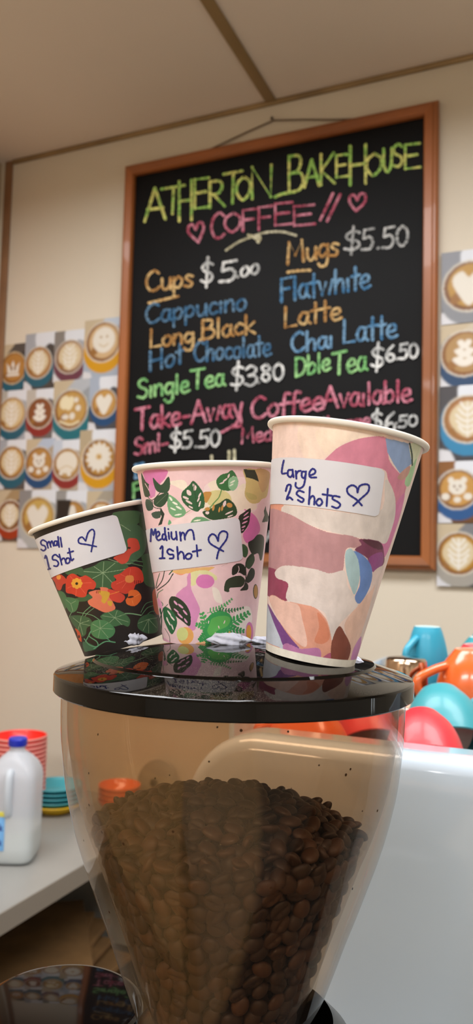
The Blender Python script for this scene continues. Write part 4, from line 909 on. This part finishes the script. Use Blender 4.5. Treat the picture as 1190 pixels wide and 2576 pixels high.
cupat('coffee_cup', 'orange cup standing upside down with its handle to the left, behind the teal cup', 1188, 1643, 1.03, PROF_CUP, M_orange, PF('pale_orange_foot', '#e9a184'), (radians(165), .020, .060, .034, .0058), .066, sc=1.02, z=stand(1.02))
cupat('coffee_cup', 'red cup upside down at the right edge, first behind the orange cup', 1204, 1627, 1.14, PROF_CUP, M_red, PF('pale_red_foot', '#d9a09c'), None, .066, z=stand(.97), sc=.97)
cupat('coffee_cup', 'teal cup upside down at the right edge, second behind the orange cup', 1216, 1610, 1.25, PROF_CUP, M_teal, M_foot, None, .066, z=stand(1.), sc=1.)
cupat('coffee_cup', 'teal cup upside down at the right edge, farthest behind the orange cup', 1232, 1596, 1.36, PROF_CUP, M_teal, M_foot, None, .066, z=stand(1.03), sc=1.03)
def tilted(label, px_, depth, th, roll, m, foot, handle, sc):
    """cup leaning with its foot up and away, its rim resting in the well"""
    r, hh = .0475*sc, .066*sc
    c = at_depth(px_, 1880, depth); c[2] = WELL+.0015+r*sin(th)
    foot_c = c+F0*sin(th)*hh+np.array([0, 0, cos(th)*hh])
    root = empty('coffee_cup', tuple(foot_c), label, 'cup', 'coffee cups on the machine')
    M = Matrix.Translation(tuple(foot_c)) @ Matrix.Rotation(YAW, 4, 'Z') @ Matrix.Rotation(roll, 4, 'Y') @ Matrix.Rotation(-th, 4, 'X') @ Matrix.Rotation(pi, 4, 'X') @ Matrix.Scale(sc, 4)
    cup_geo(root, M, PROF_CUP, m, foot, handle)
tilted('large teal cup leaning tilted in front of the orange cup', 1124, .905, radians(35), 0, M_teal, M_foot, (radians(20), .020, .054, .022, .0056), 1.0)
tilted('red cup leaning tilted at the front edge of the machine top', 1080, .797, radians(42), radians(5), M_red, PF('pale_pink_foot', '#e9b8b0'), None, .87)
cupat('coffee_cup', 'orange cup seen through the hopper with its handle to the left', 775, 1690, .84, PROF_CUP, M_orange, PF('pale_orange_foot_ring', '#e9a184'), (radians(185), .016, .050, .024, .0056), .066, sc=1.12, z=WELL+.0015+.066*1.12+.001)
tilted('red cup seen through the right of the hopper beside the orange one', 925, .90, radians(40), radians(-4), M_red, PF('pink_foot', '#e9b8b0'), None, .80)
# steel milk tumbler, upside down
c = at_depth(1022, 1668, 1.06); c[2] = TRAY+.0005
t = empty('steel_jug', tuple(c), 'small steel milk jug standing upside down left of the turquoise mug', 'jug', None)
lathe('bowl', [(.0001, .0525), (.021, .0525), (.0255, .0515), (.0275, .048), (.0285, .035), (.0295, .0), (.0285, .0), (.0275, .035), (.0262, .046), (.0001, .049)], mat('polished_steel', '#bfa790', .12, metal=1), t, 72, M=Matrix.Translation((c[0], c[1], TRAY+.0005)), angle=50)

# ------------------------------------------------------------------ LEFT BENCH
BZ = .76; BXE = -.980
bench = empty('side_bench', (-1.35, 1.1, 0), 'pale steel side bench along the left wall with a lower shelf', 'bench')
bm = bmesh.new(); box_bm((XL+.002, .2, BZ-.040), (BXE, WY-.002, BZ), .003, bm); from_bm('worktop', bm, M_bench, bench)
bm = bmesh.new(); box_bm((BXE, .2, BZ-.042), (BXE+.0015, WY-.002, BZ-.002), 0, bm); from_bm('edge_strip', bm, M_bench_edge, bench, smooth=False)
SZ = .36
bm = bmesh.new(); box_bm((XL+.002, .2, SZ-.03), (BXE-.02, WY-.002, SZ), .002, bm); from_bm('shelf', bm, M_dark, bench, smooth=False)
for y in (.22, 1.06, WY-.05):
    bm = bmesh.new(); box_bm((BXE-.045, y, 0), (BXE-.005, y+.04, BZ-.041), .003, bm); from_bm('leg', bm, M_bench_edge, bench)
# stack of brown flat cartons on the shelf
zc = SZ+.0005
for i in range(11):
    th_ = .014; rz = radians([2, -7, 5, 14, -3, 22, 8, 33, 12, 25, 38][i]); cxx = -1.22+.015*sin(i*2.1); cyy = 1.55+.02*cos(i*1.7)
    M = Matrix.Translation((cxx, cyy, zc+th_/2)) @ Matrix.Rotation(rz, 4, 'Z')
    bm = bmesh.new(); box_bm((-.17, -.22, -th_/2+.0004), (.17, .22, th_/2-.0004), .002, bm, M)
    o = from_bm('flat_carton', bm, M_card)
    tag(o, 'brown flat-packed carton in the pile on the dark shelf under the side bench' if i < 10 else 'topmost brown flat-packed carton of the pile under the side bench', 'carton', 'flat cartons under the side bench')
    zc += th_

# milk bottle
mb_c = on_z(30, 2160, BZ); mbx, mby = mb_c[0]-.001, mb_c[1]+.004
mk = empty('milk_bottle', (mbx, mby, BZ), 'translucent plastic milk bottle with a dark blue cap, partly full, on the side bench', 'bottle', rz=0)
def plastic(name, col, tr):
    m = mat(name, col, .32, spec=.4); nt = NT(m); b = nt.n['Principled BSDF']
    t_ = nt.add('ShaderNodeBsdfTranslucent'); t_.inputs['Color'].default_value = (*lin(col), 1)
    ms = nt.add('ShaderNodeMixShader'); ms.inputs[0].default_value = .35; nt.l.new(b.outputs[0], ms.inputs[1]); nt.l.new(t_.outputs[0], ms.inputs[2])
    tp = nt.add('ShaderNodeBsdfTransparent'); m2 = nt.add('ShaderNodeMixShader'); m2.inputs[0].default_value = tr
    nt.l.new(ms.outputs[0], m2.inputs[1]); nt.l.new(tp.outputs[0], m2.inputs[2]); nt.l.new(m2.outputs[0], nt.n['Material Output'].inputs['Surface'])
    return m
MT = Matrix.Translation((mbx, mby, BZ)) @ Matrix.Rotation(radians(23), 4, 'Z') @ Matrix.Diagonal((.97, .97, .93, 1))
bp = [(.0001, .001), (.040, .001), (.049, .004), (.0535, .014), (.0545, .04), (.0545, .09), (.0545, .15), (.0545, .190), (.0520, .205), (.0455, .222), (.034, .238), (.022, .248), (.0172, .252), (.017, .262), (.0001, .262)]
V, Fc = [], []; n = 64
for r, z in bp:
    e = 5.0 if z < .2 else max(2., 5.0-3.0*(z-.2)/.048)
    for k in range(n):
        a = 2*pi*k/n; c_, s_ = cos(a), sin(a); q = (abs(c_)**e+abs(s_)**e)**(-1/e); V.append((r*q*c_, r*q*s_, z))
for i in range(len(bp)-1):
    for k in range(n): l = (k+1) % n; Fc.append((i*n+k, i*n+l, (i+1)*n+l, (i+1)*n+k))
bm = bmesh.new(); vs = [bm.verts.new(v) for v in V]
for f in Fc: bm.faces.new([vs[i] for i in f])
bmesh.ops.transform(bm, matrix=MT, verts=bm.verts); from_bm('container', bm, plastic('milky_plastic', '#dfe6ee', .22), mk, angle=60)
lathe('milk', [(.0001, .003), (.040, .003), (.048, .006), (.0520, .016), (.0530, .05), (.0530, .075), (.0001, .0755)], mat('milk', '#f2f0dc', .4), mk, 64, M=MT, sup=5.0)
lathe('cap', [(.0001, .2625), (.0205, .2625), (.0212, .264), (.0212, .278), (.0195, .281), (.0001, .2815)], mat('blue_cap', '#1f2fb4', .4), mk, 48, M=MT, angle=30)
hd = [(.0, -.047, .214), (.0, -.058, .205), (.0, -.062, .18), (.0, -.061, .15), (.0, -.056, .125), (.0, -.050, .115)]
bm = tube_bm(catmull(hd, 5), .009, 14); bmesh.ops.transform(bm, matrix=MT, verts=bm.verts); from_bm('grip', bm, plastic('milky_grip_plastic', '#e6ecf3', .1), mk)
lb = bmesh.new(); box_bm((-.046, -.0560, .036), (-.006, -.0548, .112), .0003, lb, MT); lab = from_bm('printed_label', lb, mat('label_blue', '#78b4ea', .4), mk)
lb = bmesh.new(); box_bm((-.046, -.0564, .113), (-.004, -.0552, .124), .0003, lb, MT); from_bm('yellow_band', lb, mat('label_yellow', '#e8de5a', .4), lab)
def lab_place(x, y, off):
    return np.array(MT @ Vector((x, -.0563-off, y)))
acc = [[], []]
for tx, ch, sc_, yy in ((-.036, 'M', .014, .082), (-.0235, 'i', .014, .082), (-.0205, 'l', .014, .082), (-.0165, 'k', .014, .082), (-.034, 'm', .012, .05), (-.024, 'i', .012, .05), (-.021, 'l', .012, .05), (-.017, 'k', .012, .05)):
    for ty, P_ in G[ch][1]:
        Q = [(tx+p[0]*sc_, yy+p[1]*sc_) for p in P_]
        Q = catmull(Q, 5) if ty == 's' else Q
        # metres, so build small ribbons by hand
        for a, b_ in zip(Q[:-1], Q[1:]):
            a = np.array(a); b_ = np.array(b_); d = b_-a; d = d/(np.linalg.norm(d)+1e-9); nn = np.array([-d[1], d[0]])*.0011; k0 = len(acc[0])
            for q in (a-nn-d*.0008, b_-nn+d*.0008, b_+nn+d*.0008, a+nn-d*.0008): acc[0].append(lab_place(q[0], q[1], .0002+1e-5*k0/4))
            acc[1].append((k0, k0+1, k0+2, k0+3))
from_data('label_print', acc[0], acc[1], mat('label_ink', '#1b2a86', .5), lab, smooth=False)

# stacked bowls and saucers behind
def dish(name, label, cx_, cy_, z, R_, hgt, foot, m, group, edge=None, n=72):
    root = empty(name, (cx_, cy_, z), label, name.replace('_', ' ').split()[-1] if name != 'saucer' else 'saucer', group)
    outer = catmull([(foot, 0), (foot+.003, .002), (R_*.75, hgt*.42), (R_*.93, hgt*.75), (R_, hgt)], 5)
    outer = [tuple(p) for p in outer]; th_ = .0028
    pr = [(.0001, .0015), (foot-.003, .0015), (foot-.002, 0)]+outer+[(R_-th_*.5, hgt+.0012), (R_-th_, hgt)]+[(r-th_, z_+th_*.6) for r, z_ in outer[::-1] if r-th_ > foot*.5 and z_ > .003 and z_ < hgt-.002]+[(.0001, .0042)]
    lathe('bowl', pr, m, root, n, M=Matrix.Translation((cx_, cy_, z)), angle=50)
    if edge is not None:
        lathe('rim_band', [(R_+.0004, hgt-.003), (R_+.0004, hgt+.0006), (R_-th_*.5, hgt+.0022), (R_-th_-.0004, hgt+.0006), (R_-.001, hgt-.003)], edge, root, n, closed=True, M=Matrix.Translation((cx_, cy_, z)))
    return root
rb_ = at_depth(50, 1855, 2.02); 
for i in range(15):
    dish('bowl', 'rosy red bowl, topmost of the tall nested stack behind the milk bottle' if i == 14 else 'rosy red bowl in the tall nested stack behind the milk bottle', rb_[0], rb_[1], BZ+.0005+i*.0112, .070, .045, .034, M_redbowl if i < 14 else M_inred, 'red bowls stacked behind the milk', M_pinkedge)
tb = at_depth(142, 1990, 2.05)
y0 = BZ+.0006
dish('saucer', 'yellow saucer under the teal saucers on the side bench', tb[0], tb[1], y0, .071, .024, .040, M_yellow, 'saucers on the side bench')
for i in range(4):
    dish('saucer', 'teal saucer, topmost of the stack on the yellow one' if i == 3 else 'teal saucer in the stack on top of the yellow one', tb[0], tb[1], y0+.0125+i*.0115, .069, .022, .038, M_teal, 'saucers on the side bench')
ob = at_depth(300, 1998, 2.05)
for i in range(4):
    dish('bowl', 'orange bowl, topmost of the stack seen through the left of the hopper' if i == 3 else 'orange bowl in the stack seen through the left of the hopper', ob[0], ob[1], y0+i*.012, .056, .036, .030, M_orange, 'orange bowls on the side bench')
# round grey disc with a knob leaning on the wall, seen through the hopper
gc = on_y(402, 1945, WY-.045)
if gc[0]+.06 > BXE: gc[0] = BXE-.062
gl_ = empty('grey_disc', (gc[0], WY-.04, BZ+.001), 'round dull grey disc standing on edge against the wall, seen through the hopper', 'lid')
Mg = Matrix.Translation((gc[0], WY-.036, BZ+.062)) @ Matrix.Rotation(radians(78), 4, 'X')
lathe('disc', [(.0001, .006), (.03, .0055), (.055, .002), (.060, -.001), (.060, -.003), (.054, -.001), (.0001, .003)], mat('dull_grey', '#8b8576', .5), gl_, 72, M=Mg)
lathe('knob', [(.006, .006), (.006, .012), (.010, .016), (.010, .020), (.0001, .022)], M_black, gl_, 32, M=Mg)

# ------------------------------------------------------------------ LATTE-ART PHOTO PRINTS on the wall
M_photo = mat('photo_print', '#ffffff', .35, spec=.4, vcol=True)
BRN, CRM, WHT = '#b78443', '#d9bd8a', '#e9e4d8'
def art(kind, cx_, cy_, r):
    L = []
    if kind == 'heart':
        L.append(('P', WHT, [(cx_, cy_+r*.75), (cx_-r*.5, cy_+r*.1), (cx_-r*.6, cy_-r*.35), (cx_-r*.25, cy_-r*.6), (cx_, cy_-r*.35), (cx_+r*.3, cy_-r*.6), (cx_+r*.6, cy_-r*.3), (cx_+r*.45, cy_+r*.15)]))
    elif kind == 'rosetta':
        L.append(('P', '#dccba6', [(cx_, cy_+r*.75), (cx_-r*.65, cy_+r*.2), (cx_-r*.6, cy_-r*.4), (cx_, cy_-r*.75), (cx_+r*.6, cy_-r*.4), (cx_+r*.65, cy_+r*.2)]))
        for k in range(5):
            y = cy_-r*.55+k*r*.24; w = r*(.26+.09*k if k < 3 else .42-.08*(k-3))
            L.append(('L', '#f0ece2', (r*.10, [(cx_-w, y-r*.12), (cx_-w*.5, y+r*.08), (cx_, y+r*.16), (cx_+w*.5, y+r*.08), (cx_+w, y-r*.12)])))
        L.append(('L', '#f0ece2', (r*.08, [(cx_, cy_-r*.65), (cx_, cy_+r*.7)])))
    elif kind == 'tulip':
        for k, w in enumerate((.3, .42, .5)):
            y = cy_-r*.4+k*r*.36
            L.append(('P', '#efeadf', [(cx_-r*w, y-r*.1), (cx_-r*w*.4, y-r*.2), (cx_, y-r*.08), (cx_+r*w*.4, y-r*.2), (cx_+r*w, y-r*.1), (cx_+r*w*.5, y+r*.16), (cx_, y+r*.22), (cx_-r*w*.5, y+r*.16)]))
    elif kind == 'bear':
        L += [('E', WHT, [(cx_, cy_-r*.1, r*.42, r*.36), (cx_-r*.3, cy_-r*.45, r*.15, r*.15), (cx_+r*.3, cy_-r*.45, r*.15, r*.15)]), ('E', '#7a4a20', [(cx_-r*.14, cy_-r*.15, r*.05, r*.06), (cx_+r*.14, cy_-r*.15, r*.05, r*.06), (cx_, cy_+r*.02, r*.06, r*.04)]),
              ('E', WHT, [(cx_-r*.55, cy_+r*.35, r*.2, r*.17), (cx_, cy_+r*.5, r*.17, r*.14), (cx_+r*.5, cy_+r*.35, r*.2, r*.17)])]
    elif kind == 'dots':
        L += [('E', '#efe4c0', [(cx_-r*.35, cy_-r*.35, r*.28, r*.34, 20), (cx_-r*.05, cy_-r*.3, r*.2, r*.36, 20)]), ('E', WHT, [(cx_+r*.3, cy_-r*.45, r*.13, r*.13), (cx_+r*.42, cy_-r*.05, r*.15, r*.15), (cx_+r*.1, cy_+r*.32, r*.15, r*.17), (cx_-r*.3, cy_+r*.35, r*.2, r*.13)])]
        L.append(('L', '#efe4c0', (r*.1, [(cx_-r*.6, cy_+r*.55), (cx_, cy_+r*.75), (cx_+r*.5, cy_+r*.6)])))
    elif kind == 'sun':
        L.append(('Q', WHT, [(cx_+r*(.80 if k % 2 else .60)*cos(k*pi/14), cy_-r*.08+r*(.80 if k % 2 else .60)*sin(k*pi/14)) for k in range(28)])); L.append(('E', CRM, [(cx_, cy_-r*.1, r*.18, r*.16)])); L.append(('E', '#b9893f', [(cx_+r*.03, cy_-r*.08, r*.09, r*.08)]))
    elif kind == 'face':
        L += [('E', WHT, [(cx_+r*.05, cy_-r*.1, r*.62, r*.62)]), ('E', '#b5936a', [(cx_-r*.12, cy_-r*.25, r*.07, r*.05), (cx_+r*.22, cy_-r*.25, r*.07, r*.05)]), ('L', '#cdb489', (r*.05, [(cx_-r*.2, cy_+r*.1), (cx_+r*.05, cy_+r*.22), (cx_+r*.3, cy_+r*.1)]))]
    elif kind == 'crown':
        L.append(('Q', WHT, [(cx_-r*.4, cy_+r*.3), (cx_-r*.5, cy_-r*.35), (cx_-r*.22, cy_-r*.02), (cx_-.02*r, cy_-r*.5), (cx_+r*.18, cy_-r*.02), (cx_+r*.48, cy_-r*.35), (cx_+r*.4, cy_+r*.3)])); L.append(('L', WHT, (r*.14, [(cx_-r*.4, cy_+r*.42), (cx_+r*.4, cy_+r*.42)])))
        L.append(('E', '#8a5a26', [(cx_-.12*r, cy_+.02*r, r*.07, r*.16), (cx_+.14*r, cy_+.02*r, r*.07, r*.16)]))
    elif kind == 'blob':
        L += [('E', '#e9e2d3', [(cx_, cy_-r*.1, r*.75, r*.66)]), ('L', '#d3bd96', (r*.06, [(cx_-r*.5, cy_+r*.3), (cx_, cy_+r*.1), (cx_+r*.5, cy_+r*.3)])), ('E', WHT, [(cx_-r*.4, cy_+r*.55, r*.14, r*.12), (cx_+r*.2, cy_+r*.6, r*.14, r*.12)])]
    elif kind == 'half':
        L += [('Q', '#2b2420', [(cx_-r, cy_-r), (cx_-r*.05, cy_-r), (cx_-r*.3, cy_+r), (cx_-r, cy_+r)]), ('P', WHT, [(cx_-r*.1, cy_-r*.6), (cx_+r*.25, cy_-r*.5), (cx_+r*.3, cy_+r*.6), (cx_-r*.2, cy_+r*.7)])]
    return L
cards = []
def photo_card(i, x0, y0, x1, y1, cup, bg1, bg2, saucer, cremac, kind, label, dark=None, rim='#ddd6c8', tilt=0):
    """px rectangle -> wall rectangle; cup=(cx,cy,r) in 0..1 of the width / 0..h"""
    a = on_y(x0, y0, WY); b = on_y(x1, y1, WY)
    X0, X1, Z1, Z0 = a[0], b[0], a[2], b[2]
    if abs(Z1-Z0) < .01: return
    asp = (Z1-Z0)/(X1-X0); N_, Mn = 70, int(70*asp)
    d = .0012+.00030*i; Yf = WY-d
    s, t = np.meshgrid(np.linspace(0, 1, N_), np.linspace(0, 1, Mn)); s = s.ravel(); t = t.ravel()
    px_ = s; py_ = t*asp; cx_, cy_, r = cup; cy_ *= asp
    L = [('Q', bg2, [(0, 0), (1, 0), (1, .10*asp), (0, .55*asp)] if kind != 'x' else []),
         ('P', '#e3e8f0', [(.35, 0), (1, -.05), (1.05, .25*asp), (.75, .2*asp), (.45, .35*asp)]) if i % 3 else ('Q', '#c9b99c', [(0, 0), (.55, 0), (.1, .35*asp), (0, .4*asp)]),
         ('Q', '#dcdde2', [(-.1, .82*asp), (.2, .86*asp), (.35, 1.1*asp), (-.1, 1.1*asp)]),
         ('E', saucer, [(cx_+.02, cy_+r*.42, r*1.12, r*1.08)]), ('E', saucer, [(cx_, cy_+r*.08, r*1.06, r*1.08)]),
         ('E', rim, [(cx_, cy_, r, r)]), ('E', ['#8a5a2c', '#9a6a35', '#7d5230'][i % 3], [(cx_, cy_, r*.93, r*.93)]), ('E', cremac, [(cx_+r*.04, cy_-r*.03, r*.82, r*.82)]), ('E', '#9c6d38', [(cx_-r*.45, cy_+r*.4, r*.18, r*.3, 40)])]
    L += art(kind, cx_, cy_, r)
    L = [l for l in L if len(l[2])]
    col = paint(px_, py_, bg1, L).reshape(Mn, N_, 3)
    for _ in range(3):   # the prints are soft photographs
        c2 = np.pad(col, ((1, 1), (1, 1), (0, 0)), 'edge'); col = (c2[:-2, 1:-1]+c2[2:, 1:-1]+c2[1:-1, :-2]+c2[1:-1, 2:]+2*c2[1:-1, 1:-1])/6
    col = col.reshape(-1, 3)*.82
    V = np.stack([X0+s*(X1-X0), np.full(s.shape, Yf), Z1-t*(Z1-Z0)], -1)
    V[:, 1] -= .004*np.clip(t-.8, 0, 1)**2*((i*5) % 3)     # a slight curl at the foot
    idx = np.arange(N_*Mn).reshape(Mn, N_)
    faces = np.stack([idx[:-1, :-1], idx[1:, :-1], idx[1:, 1:], idx[:-1, 1:]], -1).reshape(-1, 4).tolist()
    # thin body behind the print
    nb = len(V); edge = list(idx[0, :])+list(idx[1:, -1])+list(idx[-1, -2::-1])+list(idx[-2:0:-1, 0])
    Vb = V[edge].copy(); Vb[:, 1] += .0005
    m = len(edge)
    for k in range(m): faces.append([edge[k], edge[(k+1) % m], nb+(k+1) % m, nb+k])
    faces.append([nb+k for k in range(m)])
    me = bpy.data.meshes.new('coffee_photo'); me.from_pydata(np.concatenate([V, Vb]).tolist(), [], faces); me.update()
    ca = me.color_attributes.new('Col', 'FLOAT_COLOR', 'POINT')
    c4 = np.concatenate([col, np.ones((len(col), 1))], 1); c4 = np.concatenate([c4, np.tile([.7, .7, .7, 1], (m, 1))])
    ca.data.foreach_set('color', c4.ravel())
    o = mesh_obj('coffee_photo', me, M_photo, smooth=False); tag(o, label, 'photo print', 'coffee photos left of the blackboard' if x0 < 600 else 'coffee photos right of the blackboard')
T_, R_, N_b, Y_, G_ = '#1f5f74', '#8e2f2c', '#1c4a78', '#d39a18', '#8d949c'
LG, DG = '#a9aeb6', '#3b3836'
photo_card(0, -2, 870, 67, 984, (.52, .50, .45), DG, '#55504c', T_, BRN, 'crown', 'photo print of a coffee with crown foam, far left of the top row', rim='#d8c29a')
photo_card(1, 66, 842, 138, 978, (.45, .52, .44), '#4a4441', LG, T_, '#b58a5c', 'rosetta', 'photo print of leaf latte art, second from left in the top row')
photo_card(2, 139, 836, 214, 956, (.50, .52, .46), LG, '#8a8580', '#6c3a4a', '#cfb493', 'rosetta', 'photo print of pale leaf foam over a maroon saucer, third in the top row')
photo_card(3, 215, 808, 301, 953, (.52, .38, .49), '#a8b4c4', '#bfcbdb', Y_, '#d2b286', 'face', 'photo print of a smiling foam face on a yellow cup, right end of top row')
photo_card(5, 69, 982, 137, 1103, (.48, .48, .45), '#6f6a68', '#c2bdb4', R_, '#8a5230', 'tulip', 'photo print of tulip foam in a red cup, second row')
photo_card(4, -4, 986, 68, 1104, (.48, .48, .46), LG, '#b9b4aa', T_, CRM, 'rosetta', 'photo print of pale leaf foam, far left of the second row')
photo_card(6, 138, 960, 227, 1109, (.47, .48, .46), '#9aa0a6', '#b8bec6', '#1d6f7c', '#c39a55', 'dots', 'photo print of dotted foam on a teal saucer, widest in the second row')
photo_card(7, 228, 951, 299, 1081, (.5, .50, .43), '#4b4c52', '#aab6c8', N_b, '#c79a55', 'heart', 'photo print of a white heart in a navy cup, right end of the second row')
photo_card(8, -4, 1109, 68, 1230, (.48, .46, .45), '#57524f', LG, T_, '#c1924c', 'rosetta', 'photo print of leaf foam ringed in brown, far left of the third row')
photo_card(9, 69, 1106, 137, 1232, (.46, .48, .48), '#b3a38c', '#b9c6da', N_b, '#b98a4a', 'bear', 'photo print of a foam bear over a blue saucer, third row')
photo_card(10, 137, 1109, 203, 1234, (.5, .48, .49), '#b5a996', '#c6d0de', R_, '#c09c66', 'blob', 'photo print of wide white foam in a red cup, third row')
photo_card(11, 204, 1084, 294, 1236, (.52, .47, .45), '#b0b6c0', '#b9a98c', Y_, '#b98a3c', 'sun', 'photo print of a spiky foam ring in an orange cup, third row')
photo_card(12, -6, 1234, 58, 1361, (.52, .50, .46), '#5a4a42', '#a8906c', '#a33a1e', '#7a4a2a', 'rosetta', 'photo print of leaf foam in a red cup, far left of the bottom row')
photo_card(13, 52, 1234, 143, 1380, (.50, .47, .44), '#a2a6aa', '#8d8c8c', '#b3b4b2', '#c9a85c', 'heart', 'photo print of a heart in a white cup, second in the bottom row', rim='#d8cfae')
photo_card(14, 144, 1236, 221, 1372, (.5, .50, .46), LG, '#9b9a98', '#1b2a34', '#b98a48', 'half', 'photo print of a half dark coffee, third in the bottom row')
photo_card(15, 222, 1236, 291, 1366, (.5, .50, .48), LG, '#a8a090', '#9b3a28', '#c08f50', 'rosetta', 'photo print of a coffee in a red rimmed cup, right end of the bottom row')
photo_card(20, 1112, 640, 1262, 805, (.47, .50, .46), '#6a6668', '#8d9098', '#8c8f95', '#bd9245', 'heart', 'photo print of a large white heart, topmost right of the blackboard')
photo_card(21, 1110, 822, 1252, 970, (.43, .47, .44), '#b9b2a4', '#cfc3ac', '#23456b', '#b28d5a', 'tulip', 'photo print of winged heart foam over dark blue, second right of the blackboard')
photo_card(22, 1107, 975, 1250, 1158, (.50, .45, .45), '#3f3d42', '#4a484c', '#2f86b4', '#b07a4a', 'rosetta', 'photo print of leaf foam on a bright blue saucer, middle right of the blackboard')
photo_card(23, 1104, 1162, 1232, 1316, (.38, .46, .42), '#6b4420', '#8a5a2a', '#1f5590', '#c7964c', 'bear', 'photo print of a foam bear with paws, fourth right of the blackboard')
photo_card(24, 1101, 1318, 1232, 1478, (.42, .48, .44), '#4e4d4f', '#7f8186', '#a8a49c', '#b8862f', 'rosetta', 'photo print of leaf foam in a cream cup, lowest right of the blackboard')

# ------------------------------------------------------------------ LIGHT
def area(name, loc, rot, sx, sy, power, col):
    l = bpy.data.lights.new(name, 'AREA'); l.shape = 'RECTANGLE'; l.size = sx; l.size_y = sy; l.energy = power; l.color = col
    o = bpy.data.objects.new(name, l); COL.objects.link(o); o.location = loc; o.rotation_euler = rot; return o
area('side_window_daylight', (XR+.09, (SW[0]+SW[1])/2, (SW[2]+SW[3])/2), (0, radians(90), 0), SW[3]-SW[2], SW[1]-SW[0], 5, (.88, .95, 1.0))
for lx, ly, pw in ((-.95, .95, 22), (.40, .95, 24), (-1.05, -1.4, 40), (.55, -1.4, 40)):  # all out of view; front pair added to brighten the back wall
    area('unseen_ceiling_lamp', (lx, ly, CZ-.03), (0, 0, 0), 1.15, .5, pw, (.97, .98, 1.0)).data.spread = radians(168)
w = bpy.data.worlds.new('daylight'); S.world = w; w.use_nodes = True
w.node_tree.nodes['Background'].inputs['Color'].default_value = (.8, .9, 1, 1); w.node_tree.nodes['Background'].inputs['Strength'].default_value = .6

# ------------------------------------------------------------------ CAMERA
cam = bpy.data.cameras.new('camera'); co = bpy.data.objects.new('camera', cam); COL.objects.link(co); S.camera = co
co.matrix_world = Matrix(((RT[0], UP[0], -FW[0], 0), (RT[1], UP[1], -FW[1], 0), (RT[2], UP[2], -FW[2], H), (0, 0, 0, 1)))
cam.sensor_fit = 'VERTICAL'; cam.sensor_height = 36; cam.lens = 36*FPX/2576; cam.clip_start = .02
cam.dof.use_dof = True; cam.dof.focus_distance = .43; cam.dof.aperture_fstop = 11.5
S.view_settings.view_transform = 'Standard'; S.view_settings.look = 'None'; S.view_settings.exposure = 0.0; S.view_settings.gamma = 1; S.view_settings.use_curve_mapping = False
S.cycles.transparent_max_bounces = 24; S.cycles.max_bounces = 8; S.cycles.diffuse_bounces = 4; S.cycles.glossy_bounces = 5
S.cycles.caustics_reflective = False; S.cycles.caustics_refractive = False; S.cycles.sample_clamp_indirect = 6
